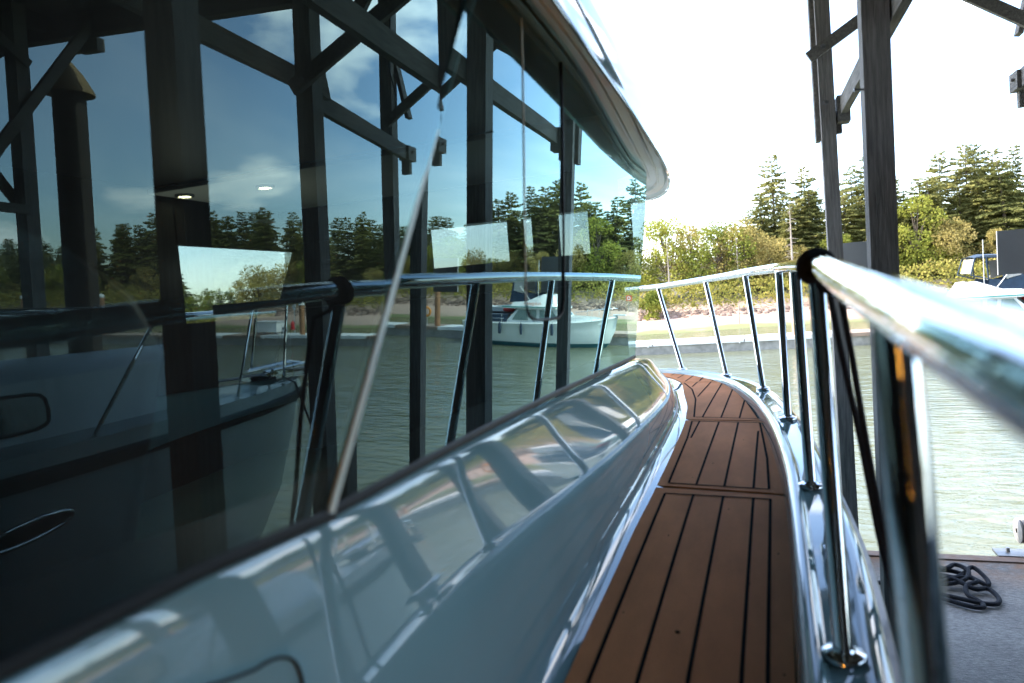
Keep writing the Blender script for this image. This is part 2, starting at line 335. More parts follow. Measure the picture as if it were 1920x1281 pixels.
ys = [34, 37, 39, 40, 41, 42, 43, 44, 45, 46, 47, 48, 49, 50, 50.7, 51.5, 53, 56, 60, 68, 80, 100, 140, 260, 900]
xs = [-700, -300, -120, -80] + [i * 1.5 for i in range(-36, 80)] + [130, 200, 400, 900]
for y in ys: rows.append([(x, y, ground_z(x, y)) for x in xs])
mb = MB(); mb.grid(rows, True, flip=False); mb.build('shore', ground_mat(), kind='structure', recalc=False)

# ---------------------------------------------------------------- yacht
XC = -1.6                                     # centreline
def zd(y): return 2.05 - 0.0085 * max(0.0, 5 - max(y, 0.2)) ** 2
def raise_(y): return lerp([(2.0, .08), (2.4, .0775), (2.8, .071), (3.2, .062), (3.6, .051), (4.0, .040), (4.4, .029), (4.8, .018), (5.2, .009), (5.6, .002), (5.9, 0)], y)
def mirror(p): return (2 * XC - p[0],) + tuple(p[1:])
yacht = thing('motor_yacht', 'white motor yacht with brown planked side deck, dark side windows and chrome bow rail', 'boat', (XC, 0, 0))
RIDGE = [(0.070, -3.0), (0.072, -1), (0.072, 0.6), (0.076, 1.29), (0.090, 1.83), (0.0995, 2.30), (0.098, 2.76), (0.066, 3.43), (-0.0115, 4.20), (-0.183, 5.08), (-0.42, 5.62), (-0.72, 5.92), (-1.15, 6.12), (XC, 6.2)]
GOUT = [(0.195, -3.0), (0.197, -1), (0.199, 0.6), (0.205, 1.29), (0.230, 1.83), (0.231, 2.25), (0.214, 2.83), (0.184, 3.52), (0.118, 4.22), (0.006, 4.90), (-0.17, 5.38), (-0.36, 5.72), (-0.575, 5.94), (-0.82, 6.11), (-1.2, 6.32), (XC, 6.4)]
def pair_paths(A, B, ysplit, n1, n2):
    a = smooth_path(A, 700); b = smooth_path(B, 700); ra, rb = [], []
    def at_y(P, y):
        for p, q in zip(P, P[1:]):
            if q.y >= y: return p.lerp(q, (y - p.y) / max(1e-9, q.y - p.y))
    for k in range(n1):
        y = -3 + (ysplit + 3) * k / n1 + 1e-4; ra.append(at_y(a, y)); rb.append(at_y(b, y))
    ta = [at_y(a, ysplit)] + [p for p in a if p.y > ysplit]; tb = [at_y(b, ysplit)] + [p for p in b if p.y > ysplit]
    def resamp(P, n):
        L = [0]
        for p, q in zip(P, P[1:]): L.append(L[-1] + (q - p).length)
        o = []; j = 0
        for k in range(n):
            d = L[-1] * k / (n - 1)
            while j < len(L) - 2 and L[j + 1] < d: j += 1
            o.append(P[j].lerp(P[j + 1], min(1, (d - L[j]) / max(1e-9, L[j + 1] - L[j]))))
        return o
    return ra + resamp(ta, n2), rb + resamp(tb, n2)
rp, gp = pair_paths([(x, y, 0) for x, y in RIDGE], [(x, y, 0) for x, y in GOUT], 4.2, 60, 44)
def sect_rows(prof, both=True):
    rows = []
    for a, b in zip(rp, gp):
        w = (b - a).length; d = (b - a) / w
        r_ = []
        for (k, s_, z) in prof:      # k: fraction of width, s_: metres past that
            q = a + d * (k * w + s_); r_.append((q.x, q.y, zd(q.y if q.y > 0 else 0) + z + (raise_(q.y) if z > 0 or k else 0)))
        rows.append(r_)
    full = rows + [[mirror(p) for p in r_] for r_ in rows[:-1][::-1]] if both else rows
    return full
mb = MB(); mb.grid(sect_rows([(0, -.036, -.004), (0, -.034, .003), (0, -.028, .020), (0, -.019, .034), (0, -.008, .040), (0, .004, .041), (0, .012, .036), (0, .018, .028), (0, .024, .0265),
    (.5, 0, .026), (1, -.045, .022), (1, -.032, .024), (1, -.020, .030), (1, -.006, .026), (1, .003, .014), (1, .006, -.004), (1, .002, -.016)]))
mb.build('gunwale_moulding', gel, yacht)
mb = MB(); mb.grid(sect_rows([(1, .000, -.014), (1, .022, -.018), (1, .028, -.034), (1, .022, -.052), (1, -.002, -.058)])); mb.build('rub_rail', steel, yacht)
mb = MB(); mb.grid(sect_rows([(1, -.004, -.05), (1, -.012, -.3), (1, -.04, -.8), (1, -.10, -1.3), (1, -.22, -1.9), (1, -.5, -2.5)])); mb.build('hull', gel, yacht)
# moulded deck under the pads
mb = MB(); rows = []
for a in rp:
    x0 = min(a.x - .045, 0.2); z = zd(a.y) - .001
    rows.append([(x0 + (2 * XC - 2 * x0) * k / 10, a.y, z) for k in range(11)])
mb.grid(rows[:-1], False); mb.build('deck', gel, yacht)

# coaming (cabin trunk side)
FOOT = [(-.485, -3.0), (-.482, 0), (-.474, 1.2), (-.452, 1.9), (-.424, 2.6), (-.410, 3.3), (-.414, 3.9), (-.472, 4.48), (-.565, 5.0), (-.69, 5.35), (-.90, 5.6), (-1.2, 5.72), (XC, 5.76)]
TOP = [(-.605, -3.0, 2.54), (-.604, 0.0, 2.538), (-.602, .38, 2.535), (-.598, .65, 2.522), (-.592, .92, 2.507), (-.590, 1.41, 2.501), (-.588, 2.44, 2.475), (-.582, 3.1, 2.450), (-.578, 3.5, 2.432), (-.600, 4.0, 2.385), (-.68, 4.5, 2.31), (-.82, 4.9, 2.24), (-1.05, 5.15, 2.20), (-1.3, 5.25, 2.19), (XC, 5.28, 2.185)]
tp, fp = pair_paths(TOP, [(x, y, 0) for x, y in FOOT], 3.9, 60, 50)
PROF = [(-.40, -.012), (-.20, -.006), (-.06, -.001), (0, 0), (.03, .006), (.06, .016), (.10, .035), (.145, .065), (.18, .095), (.29, .193), (.40, .292), (.50, .381), (.578, .45), (.645, .52), (.70, .60), (.742, .675), (.777, .75), (.795, .81), (.80, .87), (.808, .90), (.835, .93), (.90, .96), (1.0, .978), (1.13, .995), (1.3, 1.004)]
rows = []
for a, b in zip(tp, fp):
    d = Vector((b.x - a.x, b.y - a.y, 0)); rows.append([(a.x + d.x * fx, a.y + d.y * fx, a.z + (zd(b.y) + .004 - a.z) * fz) for fx, fz in PROF])
full = rows + [[mirror(p) for p in r_] for r_ in rows[:-1][::-1]]
mb = MB(); mb.grid(full); mb.build('cabin_coaming', gel, yacht)
# trunk top forward of the windscreen, with its own brown pad
mb = MB(); rr2 = []
for a in tp:
    if a.y < 3.2: continue
    x0 = a.x - .02; rr2.append([(x0 + (2 * XC - 2 * x0) * k / 12, a.y, a.z - .004 + .05 * math.sin(math.pi * k / 12)) for k in range(13)])
mb.grid(rr2); mb.build('trunk_top', gel, yacht)
mb = MB(); P = []
for k in range(28):
    a = math.tau * k / 28; x = -1.12 + .45 * math.cos(a) * (1 if math.cos(a) < 0 else 1); y = 4.72 + .42 * math.sin(a)
    zt = lerp([(3.4, 2.452), (4.0, 2.392), (4.5, 2.305), (4.9, 2.236), (5.15, 2.196), (5.3, 2.18)], y); P.append((x, y, zt + .05 * math.sin(math.pi * min(1, max(0, (-.6 - x) / 2.0))) + .012))
mb.face(P); mb.mi = 1
for sc in (.82, .5):
    c = Vector((-1.12, 4.72, 0)); ring = [Vector(p) for p in P]; cz = sum(p.z for p in ring) / len(ring)
    rg = [Vector((c.x + (p.x - c.x) * sc, c.y + (p.y - c.y) * sc, cz + (p.z - cz) * sc + .006)) for p in ring]; mb.tube(rg, .004, 6, closed=True)
mb.build('foredeck_pad', [brown, black], yacht, recalc=False)

# brown foam pads
def strip(mb, line, w, dz):
    L = []
    for a, b in zip(line, line[1:]):
        n = max(1, int((Vector(b) - Vector(a)).length / .12))
        for k in range(n): L.append(Vector(a).lerp(Vector(b), k / n))
    L.append(Vector(line[-1])); l = []; r_ = []
    for i, p in enumerate(L):
        t = (L[min(i + 1, len(L) - 1)] - L[max(i - 1, 0)]).normalized(); n = Vector((-t.y, t.x)) * w / 2
        l.append((p.x + n.x, p.y + n.y, zd(p.y) + dz)); r_.append((p.x - n.x, p.y - n.y, zd(p.y) + dz))
    mb.grid([l, r_], False)
def pad(name, left, right, grooves):
    n = 14; lp = smooth_path([(x, y, 0) for y, x in left], n); rp_ = smooth_path([(x, y, 0) for y, x in right], n); mb = MB()
    top = []; 
    for a, b in zip(lp, rp_):
        top.append([(a.x + (b.x - a.x) * k / 6, a.y + (b.y - a.y) * k / 6, zd(a.y + (b.y - a.y) * k / 6) + (.0075 if 0 < k < 6 else .0065)) for k in range(7)])
    mb.grid(top, True)
    loop = [t[0] for t in top] + top[-1][1:-1] + [t[-1] for t in top[::-1]] + top[0][1:-1][::-1]
    for a, b in zip(loop, loop[1:] + loop[:1]): mb.face([a, b, (b[0], b[1], zd(b[1])), (a[0], a[1], zd(a[1]))])
    mb.mi = 1
    for g in grooves: strip(mb, [(x, y) for x, y in g], .0095, .0090)
    return mb.build(name, [brown, black], yacht, recalc=False)
gA = [[(-.415, -.5), (-.384, 1.43), (-.357, 2.60)], [(-.31, -.5), (-.28, 1.45), (-.251, 2.588)], [(-.205, -.5), (-.175, 1.47), (-.143, 2.58)], [(-.10, -.5), (-.066, 1.49), (-.038, 2.57)], [(-.045, -.5), (-.013, 1.5), (.020, 2.563)], [(-.357, 2.602), (.022, 2.563)]]
pA = pad('deck_pad', [(-1, -.47), (1.4, -.437), (1.76, -.428), (2.675, -.408)], [(-1, .02), (1.49, .041), (1.83, .055), (2.605, .071)], gA)
gB = [[(-.357, 2.726), (-.345, 3.446), (-.353, 3.829)], [(-.345, 3.446), (-.328, 3.445), (-.312, 3.826)], [(-.249, 2.703), (-.209, 3.8)], [(-.143, 2.689), (-.11, 3.778)], [(-.037, 2.675), (-.012, 3.575), (.001, 3.577)],
      [(.018, 2.672), (.020, 3.078), (-.002, 3.766)], [(-.357, 2.726), (.018, 2.672)], [(-.353, 3.829), (-.002, 3.766)]]
pad('deck_pad', [(2.70, -.4075), (3.03, -.398), (3.45, -.394), (3.862, -.400)], [(2.63, .0712), (3.13, .068), (3.5, .055), (3.795, .040)], gB)
gC = [[(-.351, 3.936), (-.383, 4.487), (-.44, 4.924), (-.526, 5.257)], [(-.304, 3.926), (-.248, 5.166)], [(-.203, 3.901), (-.167, 4.864)], [(-.106, 3.882), (-.084, 4.427)],
      [(-.008, 3.867), (-.076, 4.406), (-.156, 4.872), (-.245, 5.195)], [(-.378, 4.596), (-.33, 5.27)], [(-.45, 5.047), (-.43, 5.28)], [(-.351, 3.936), (-.008, 3.867)]]
pad('deck_pad', [(3.888, -.400), (4.25, -.415), (4.73, -.478), (5.3, -.545)], [(3.82, .039), (4.44, -.045), (4.92, -.140), (5.24, -.240)], gC)
gD = [[(-.325, 5.32), (-.31, 5.50)], [(-.42, 5.32), (-.405, 5.56)], [(-.525, 5.337), (-.484, 5.709)], [(-.604, 5.532), (-.565, 5.80)], [(-.675, 5.724), (-.645, 5.90)], [(-.80, 5.80), (-.775, 5.97)], [(-.95, 5.87), (-.93, 6.03)]]
pad('deck_pad', [(5.325, -.548), (5.55, -.63), (5.74, -.75), (5.84, -1.0), (5.86, -1.3)], [(5.262, -.246), (5.62, -.45), (5.90, -.70), (6.04, -1.0), (6.1, -1.3)], gD)

for x, y, r_ in ((-.215, 1.63, .006), (-.05, 1.9, .003), (-.30, 2.2, .0025), (-.12, 2.45, .002), (.03, 2.1, .003), (-.36, 1.7, .002), (-.2, 3.0, .003), (-.08, 3.4, .002), (.02, 1.5, .0025), (-.27, 2.8, .002)):
    mb = MB(); mb.lathe((x, y, zd(y) + .0078), [(r_, 0), (r_ * .8, .0012), (.0001, .0014)], 9); mb.build('grit_speck', black, yacht, recalc=False)
mb = MB(); mb.tube(smooth_path([(-.583, .28, 2.492), (-.580, .40, 2.470), (-.566, .53, 2.420), (-.562, .602, 2.399), (-.561, .628, 2.396), (-.559, .652, 2.389), (-.556, .668, 2.376), (-.552, .672, 2.360), (-.546, .668, 2.338), (-.535, .655, 2.30), (-.52, .63, 2.26)], 60), .0022, 6); mb.build('locker_seal', gasket, yacht)
# windows: P1 forward pane, P2 aft pane (two panes meeting in a raked seam)
def p1(y, z, o=0): return ((-.4837 + .0478 * (z - 2.8)) / .999 + o, y, z)
def p2(y, z, o=0): return ((-.455 - .023 * y + .033 * (z - 2.8)) / .999 + o, y, z)
def pane(name, fn, poly, lab):
    mb = MB(); f = [fn(y, z) for y, z in poly]; b = [fn(y, z, -.006) for y, z in poly]
    mb.face(f); mb.mi = 1; mb.face(b[::-1]); n = len(poly)
    for i in range(n): mb.face([f[i], b[i], b[(i + 1) % n], f[(i + 1) % n]])
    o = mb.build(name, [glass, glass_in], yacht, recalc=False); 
    # outward normal must face +x
    me = o.data
    if me.polygons[0].normal.x < 0: me.flip_normals()
    o['label'] = lab; return o
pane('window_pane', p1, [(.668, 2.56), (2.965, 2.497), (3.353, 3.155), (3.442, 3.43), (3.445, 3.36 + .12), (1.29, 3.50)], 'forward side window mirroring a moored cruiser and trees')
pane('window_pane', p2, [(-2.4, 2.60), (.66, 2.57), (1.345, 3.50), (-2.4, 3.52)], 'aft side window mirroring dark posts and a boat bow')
mb = MB(); a = Vector((-.4800, .655, 2.560)); b = Vector((-.4730, 1.345, 3.500)); mb.beam(a, b, .010, .011, (1, 0, 0)); mb.build('glass_edge_strip', edge_glass, yacht)
mb = MB()
for q in ([p1(y, z) for y, z in ((.66, 2.561), (1.17, 2.558), (1.74, 2.545), (2.97, 2.506))], [p2(y, z) for y, z in ((-2.4, 2.592), (.2, 2.592), (.45, 2.584), (.67, 2.566))]):
    rows = []
    for p in q:
        x, y, z = p; rows.append([(x - .13, y, z + .004), (x + .001, y, z + .005), (x + .004, y, z + .001), (x + .004, y, z - .008), (x + .000, y, z - .011), (x - .13, y, z - .034)])
    mb.grid(rows, False)
mb.build('window_gasket', gasket, yacht)
# opening hatch window outline
mb = MB(); hl = [p1(y, z, .002) for y, z in ((1.832, 3.42), (1.832, 3.297), (1.80, 2.83), (1.795, 2.785), (1.775, 2.752), (1.735, 2.738), (1.62, 2.740), (1.53, 2.745), (1.49, 2.757), (1.470, 2.785))]
mb.tube(hl, [.0034] * 8 + [.0022, .0012], 6, caps=True); mb.build('hatch_seal', gasket, yacht)
mb = MB(); mb.tube([p1(y, z, .0012) for y, z in ((1.470, 2.785), (1.475, 2.9), (1.499, 3.299), (1.50, 3.42))], .0013, 5); mb.build('hatch_seal', edge_glass, yacht)

# hardtop
LIP = [(-.36, -3.0, 3.415), (-.36, 0, 3.415), (-.359, 1.4, 3.41), (-.356, 1.94, 3.40), (-.352, 2.37, 3.39), (-.350, 2.95, 3.372), (-.366, 3.54, 3.36), (-.415, 4.0, 3.348), (-.50, 4.30, 3.342), (-.63, 4.46, 3.34), (-.9, 4.56, 3.34), (XC, 4.62, 3.34)]
JN = [(-.453, -3.0, 3.50), (-.453, 0, 3.50), (-.453, 1.2, 3.490), (-.453, 1.93, 3.484), (-.453, 2.3, 3.450), (-.455, 2.8, 3.385), (-.458, 3.06, 3.365), (-.50, 3.5, 3.36), (-.62, 3.72, 3.36), (-.8, 3.80, 3.36), (-1.1, 3.84, 3.36), (XC, 3.86, 3.36)]
lp_ = smooth_path(LIP, 120); jp = smooth_path(JN, 120); rows = []
for j_, l_ in zip(jp, lp_):
    d = Vector((l_.x - j_.x, l_.y - j_.y, 0)); w = d.length; d = d / w; zl = l_.z; zj = j_.z
    sec = [(-.12, zj + .012), (0, zj), (.16 * w, zj - .001), (.19 * w, zj - .010), (.24 * w, zj - .010), (.27 * w, zj - .002), (.50 * w, zj - .004), (.53 * w, zj - .013), (.58 * w, zj - .013), (.61 * w, zj - .005),
           (.78 * w, zj - .006), (.84 * w, zl + .018), (.93 * w, zl + .006), (w, zl), (w + .007, zl + .003), (w + .011, zl + .012), (w + .010, zl + .022), (w + .018, zl + .034), (w + .024, zl + .07), (w + .018, zl + .11), (w - .002, zl + .150), (w - .05, zl + .185), (w - .14, zl + .205)]
    q = Vector((j_.x, j_.y, 0)); rows.append([(q.x + d.x * s_, q.y + d.y * s_, z) for s_, z in sec])
full = rows + [[mirror(p) for p in r_] for r_ in rows[:-1][::-1]]
mb = MB(); mb.grid([r_[12:] for r_ in full]); mb.build('hardtop', gel, yacht)
mb = MB(); mb.grid([r_[:13] for r_ in full]); mb.build('hardtop_soffit', mat('soffit_gelcoat', (.80, .88, .86), .25, noise_s=6, noise_v=.05), yacht)
mb = MB(); L = [r_[-1] for r_ in rows]
mb.grid([[(x + (2 * XC - 2 * x) * k / 8, y, z + .05 * math.sin(math.pi * k / 8)) for k in range(9)] for (x, y, z) in L[:-1]]); mb.build('hardtop_roof', gel, yacht)
# cabin shell seen dimly through the glass
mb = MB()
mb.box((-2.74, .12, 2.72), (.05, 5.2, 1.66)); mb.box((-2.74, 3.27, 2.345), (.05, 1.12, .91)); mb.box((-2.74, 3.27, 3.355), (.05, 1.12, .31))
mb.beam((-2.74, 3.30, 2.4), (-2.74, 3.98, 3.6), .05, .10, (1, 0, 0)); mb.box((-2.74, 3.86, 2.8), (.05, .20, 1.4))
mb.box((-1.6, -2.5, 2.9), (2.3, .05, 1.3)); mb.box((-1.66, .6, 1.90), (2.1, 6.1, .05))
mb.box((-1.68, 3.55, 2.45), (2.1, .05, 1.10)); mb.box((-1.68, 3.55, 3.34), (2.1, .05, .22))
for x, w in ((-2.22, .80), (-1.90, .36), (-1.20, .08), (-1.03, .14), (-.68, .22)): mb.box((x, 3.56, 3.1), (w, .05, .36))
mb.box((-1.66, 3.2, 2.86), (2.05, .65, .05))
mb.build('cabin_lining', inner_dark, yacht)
inner_pane = bpy.data.materials.new('tinted_far_pane'); inner_pane.use_nodes = True; nt = inner_pane.node_tree; nt.nodes.clear()
o_ = N(nt, 'ShaderNodeOutputMaterial'); t_ = N(nt, 'ShaderNodeBsdfTransparent'); t_.inputs[0].default_value = (0.62, 0.62, 0.60, 1); g_ = N(nt, 'ShaderNodeBsdfGlossy', inp={'Roughness': 0.02}); x_ = N(nt, 'ShaderNodeMixShader', inp={0: 0.04})
nt.links.new(t_.outputs[0], x_.inputs[1]); nt.links.new(g_.outputs[0], x_.inputs[2]); nt.links.new(x_.outputs[0], o_.inputs[0])
mb = MB(); mb.box((-2.775, 3.27, 3.02), (.006, 1.1, .50)); mb.build('window_pane', inner_pane, yacht)
mb = MB(); mb.box((-1.7, 3.595, 3.12), (2.1, .006, .30)); mb.build('window_pane', inner_pane, yacht)
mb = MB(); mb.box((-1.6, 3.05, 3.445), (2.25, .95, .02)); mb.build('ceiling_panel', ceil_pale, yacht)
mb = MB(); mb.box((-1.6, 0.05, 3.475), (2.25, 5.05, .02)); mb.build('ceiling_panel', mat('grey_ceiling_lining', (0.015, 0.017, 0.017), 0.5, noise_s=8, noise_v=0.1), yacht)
for x, y in ((-2.20, 2.78), (-2.62, 2.70)):
    mb = MB(); mb.lathe((x, y, 3.425), [(.045, .012), (.045, 0), (.034, -.004), (.032, .004)], 20); o = mb.build('downlight', steel, yacht)
    mb = MB(); mb.lathe((x, y, 3.427), [(.031, 0), (.0001, -.001)], 20); mb.build('lamp_lens', emit('warm_lamp', (1, .75, .42), 9), o)
    pl = bpy.data.lights.new('ceiling_fill', 'POINT'); pl.energy = 0.14; pl.color = (1, .86, .66); pl.shadow_soft_size = .05; po = bpy.data.objects.new('ceiling_fill', pl); C.objects.link(po); po.location = (x, y, 3.05)  # added fill light hung below each downlight to brighten the ceiling
mb = MB(); rows = []
for z, y0, t in ((2.0, .62, .30), (2.35, .72, .34), (2.6, .80, .34), (2.8, .86, .33), (2.92, .86, .27), (3.0, .84, .18), (3.04, .82, .06)):
    rows.append([(-1.37 + .52 * cx, y0 - .28 + t * .82 * cy, z - max(0, z - 2.6) * .22) for cx, cy in ((0, -.3), (0, .7), (.1, 1), (.9, 1), (1, .7), (1, -.3), (.9, -.5), (.1, -.5))])
mb.grid(rows, True, True); mb.face(rows[-1]); mb.build('helm_seat', seatm, yacht)

amber = emit('amber_lamp', (1, .40, .05), 9.0)
for y, w_ in ((-.10, .26), (-.50, .30), (-.72, .30), (-1.20, .36), (-2.9, .40)):
    mb = MB(); mb.box((-.20, y - .012, 1.955), (w_ + .03, .03, .035)); o = mb.build('deck_light', chrome, yacht)
    mb = MB(); mb.box((-.20, y + .006, 1.958), (w_, .012, .024)); mb.build('lamp_lens', amber, o)
# guard rail, stanchions
RAIL = [(.10, -1.2, 2.70), (.108, -.2, 2.722), (.115, .39, 2.750), (.12, .70, 2.766), (.125, 1.0, 2.782), (.131, 1.3, 2.800), (.138, 1.6, 2.815), (.143, 1.9, 2.822), (.150, 2.6, 2.832), (.150, 3.1, 2.840), (.130, 3.8, 2.847), (.06, 4.3, 2.848), (-.04, 4.76, 2.846), (-.19, 5.3, 2.836), (-.355, 5.72, 2.826), (-.57, 6.08, 2.812), (-.82, 6.38, 2.796), (-1.15, 6.60, 2.79), (XC, 6.7, 2.79)]
rl = smooth_path(RAIL, 150); rl = rl + [Vector(mirror(p)) for p in rl[:-1][::-1]]
mb = MB(); mb.tube(rl, .0255, 28); mb.build('guard_rail', chrome, yacht)
def stanchion(xb, yb, xt, yt, r=.019):
    zb = zd(yb) + .030 + raise_(yb); zt = min(rl, key=lambda p: (p.x - xt) ** 2 + (p.y - yt) ** 2).z
    mb = MB(); mb.tube([(xb, yb, zb), (xt, yt, zt)], r, 20); s_ = mb.build('stanchion', chrome, yacht)
    mb = MB(); mb.lathe((xb, yb, zb), [(.042, -.004), (.042, .004), (.039, .008), (.030, .011), (r + .003, .014), (r + .0005, .019)], 24); mb.build('base_flange', chrome, s_)
for q in ((.118, .51, .117, .69), (.130, 1.42, .141, 1.75), (.148, 2.42, .150, 2.72), (.128, 3.52, .132, 3.84), (.030, 4.56, -.045, 4.78), (-.225, 5.42, -.36, 5.73), (-.60, 5.92, -.82, 6.38), (.11, -.5, .112, -.25)): stanchion(*q)
# horn cleat on the gunwale
def cleat(c, L, mat_, parent=None, rz=0):
    c = Vector(c); mb = MB(); T = Matrix.Rotation(rz, 3, 'Z')
    pts = [c + T @ Vector(p) for p in ((0, -L / 2, .058), (0, -L / 2 + .02, .062), (0, -.05, .056), (0, 0, .055), (0, .05, .056), (0, L / 2 - .02, .062), (0, L / 2, .058))]
    mb.tube(pts, [.004, .009, .012, .012, .012, .009, .004], 12)
    for s_ in (-1, 1): mb.tube([c + T @ Vector((0, s_ * .035, .055)), c + T @ Vector((0, s_ * .04, 0))], [.011, .015], 12)
    mb.box(c + Vector((0, 0, .003)), (.035, .14, .006), rz=rz)
    return mb.build('cleat', mat_, parent)
cleat((.160, 1.95, zd(1.95) + .10), .24, chrome, yacht)
cleat((.150, 0.95, zd(.95) + .10), .24, mat('dark_cleat_alloy', (.05, .055, .06), .25, metal=.8, noise_s=20, noise_v=.2), yacht)

# rope ring on the rail with its two hanging lines
mb = MB(); c = Vector((.141, 1.72, 2.817)); ring = []
for k in range(24):
    a = math.tau * k / 24; ring.append(c + Vector((math.cos(a) * .034, .006 * math.sin(a * 2), math.sin(a) * .034)))
mb.tube(ring, .0105, 10, closed=True)
ring2 = [p + Vector((0, .021, 0)) for p in ring]; mb.tube(ring2, .0105, 10, closed=True)
mb.tube([c + Vector((.03, .0, -.02)), (.168, 1.74, 2.742), (.188, 1.74, 2.60), (.210, 1.68, 2.42), (.240, 1.70, 2.2), (.285, 1.70, 1.95), (.31, 1.70, 1.4)], .0068, 8)
mb.tube([c + Vector((-.02, .02, -.03)), (.182, 1.66, 2.74), (.195, 1.64, 2.62), (.210, 1.62, 2.46), (.235, 1.62, 2.25), (.290, 1.63, 1.98), (.31, 1.66, 1.4)], .0068, 8)
tag(mb.build('fender_rope', rope_m), 'navy rope looped round the chrome bow rail with two lines hanging down', 'rope')
mb = MB(); mb.lathe((.36, 1.68, 1.02), [(.001, 0), (.06, .02), (.085, .08), (.085, .36), (.06, .42), (.02, .45)], 20)
tag(mb.build('fender', navy), 'navy fender hanging between the yacht and the finger dock', 'fender')

# ---------------------------------------------------------------- boathouse over the slip
bh = thing('boathouse', 'open timber boathouse with dark roof, posts, beams and diagonal braces', 'boathouse', (1.2, 0, 0))
def post(x, y, w, z0, z1, lean=0): 
    mb = MB(); mb.beam((x + lean, y, z0), (x, y, z1), w, w); return mb.build('post', wood, bh)
def bm_(name, a, b, w, h, m_=wood_h): mb = MB(); mb.beam(a, b, w, h); return mb.build(name, m_, bh)
for x, y, w, ln in ((.61, 6.0, .105, .04), (.645, 3.95, .125, -.02), (.66, 1.70, .105, -.03), (.65, -.6, .14, 0), (2.09, 6.04, .12, .05), (1.69, 4.05, .125, 0), (1.85, 1.6, .12, 0), (1.85, -1, .12, 0),
                 (5.68, 5.20, .14, 0), (5.68, 2.6, .14, 0), (-3.6, 6.0, .12, 0), (-3.6, 3, .12, 0), (-3.6, -1, .12, 0)): post(x, y, w, .45 if x > 0 and x < 3 else -1, 5.62, ln)
bm_('beam', (.735, 6.10, 4.08), (.74, -3, 4.08), .05, .13); bm_('beam', (1.91, 6.08, 4.07), (1.80, 4.35, 4.13), .05, .13); bm_('beam', (1.84, 4.25, 4.25), (1.80, -3, 4.27), .05, .13)
mb = MB(); mb.box((.735, 6.02, 4.06), (.09, .14, .20)); mb.box((.66, 6.09, 3.98), (.14, .05, .17)); mb.build('beam_block', wood_h, bh)
mb = MB(); mb.box((1.90, 6.00, 4.07), (.10, .16, .13)); mb.box((1.93, 6.04, 3.97), (.08, .05, .16)); mb.tube([(1.83, 5.98, 4.08), (1.87, 5.98, 4.08)], .012, 8); mb.build('beam_block', wood_h, bh)
# braces in the plane of the front frame and of the second frame
bm_('brace', (.50, 5.90, 4.465), (1.35, 5.90, 4.96), .035, .085); bm_('brace', (2.06, 5.905, 4.35), (1.10, 5.905, 5.05), .035, .085)
bm_('brace', (1.92, 6.09, 4.42), (2.19, 6.09, 5.6), .035, .09); bm_('brace', (.555, 6.08, 3.85), (.545, 6.08, 5.2), .035, .11)
bm_('brace', (.67, 3.86, 4.55), (1.2, 3.86, 5.3), .04, .09); bm_('brace', (1.76, 3.96, 4.12), (.50, 3.96, 4.88), .04, .10); bm_('brace', (1.40, 4.13, 4.55), (1.05, 4.13, 5.1), .04, .09)
bm_('brace', (1.64, 4.16, 4.1), (1.9, 4.16, 5.5), .04, .09)
bm_('brace', (5.58, 6.05, 5.78), (5.58, 4.55, 3.74), .05, .10); bm_('brace', (5.78, 4.45, 4.62), (5.78, 5.30, 3.56), .05, .09); bm_('brace', (5.58, 4.2, 3.64), (5.58, 5.14, 3.63), .04, .09)
bm_('brace', (5.78, 4.5, 4.65), (5.78, 5.26, 5.27), .05, .09); bm_('brace', (5.60, 4.6, 5.45), (5.60, 5.26, 5.05), .04, .09)
# header and roof, with rafters below
bm_('header_beam', (-5.5, 6.02, 5.70), (9.5, 6.02, 5.70), .12, .24, roof_m)
mb = MB(); mb.box((2, -2.0, 5.86), (15.2, 16.3, .06)); mb.build('roof', roof_m, bh)
mb = MB(); mb.box((2, -10.0, 2.6), (15.2, .08, 6.6)); mb.box((-5.55, -5.0, 2.6), (.08, 10.0, 6.6)); mb.box((9.5, -6.2, 2.6), (.08, 7.6, 6.6)); mb.build('light_block_wall', roof_m, bh)  # unseen back and side walls, added to cut daylight in the slip
for i in range(10):
    x = -5 + i * 1.6; mb = MB(); mb.beam((x, -9.5, 5.74), (x, 5.95, 5.74), .08, .17); mb.build('rafter', roof_m, bh)
mb = MB(); mb.box((5.75, 6.12, 5.52), (.28, .10, .14)); mb.box((5.98, 6.16, 5.50), (.26, .05, .05)); mb.build('beam_block', wood_h, bh)
mb = MB(); mb.tube([(.585, 3.9, 3.70), (.535, 3.9, 3.705)], .005, 6); mb.lathe((.535, 3.9, 3.705), [(.001, -.004), (.010, -.004), (.010, .003), (.001, .003)], 10, 'X'); mb.build('nail', steel, bh)
for x, y, z in ((.60, 5.87, 4.52), (.60, 5.87, 4.10), (1.99, 5.88, 4.40), (.735, 5.94, 4.08), (.70, 3.83, 4.60), (1.66, 3.93, 4.16)):
    mb = MB(); mb.lathe((x, y - .012, z), [(.001, -.012), (.013, -.012), (.013, 0), (.022, 0), (.022, .004)], 6, 'Y', smooth=False); mb.build('bolt', steel, bh)
mb = MB(); mb.tube(smooth_path([(2.0, 5.95, 5.5), (2.03, 5.93, 4.9), (1.96, 5.92, 4.55), (2.04, 5.92, 4.30), (1.97, 5.93, 4.12)], 40), .006, 6); mb.build('cable', gasket, bh)
for x0, x1, z0 in ((.665, .915, 2.70), (1.775, 2.03, 2.685)):
    mb = MB(); mb.box(((x0 + x1) / 2, 6.2, z0 + .165), (x1 - x0, .02, .335)); mb.box(((x0 + x1) / 2, 6.25, z0 + .2), (.04, .08, .05)); mb.build('number_board', board_m, bh)

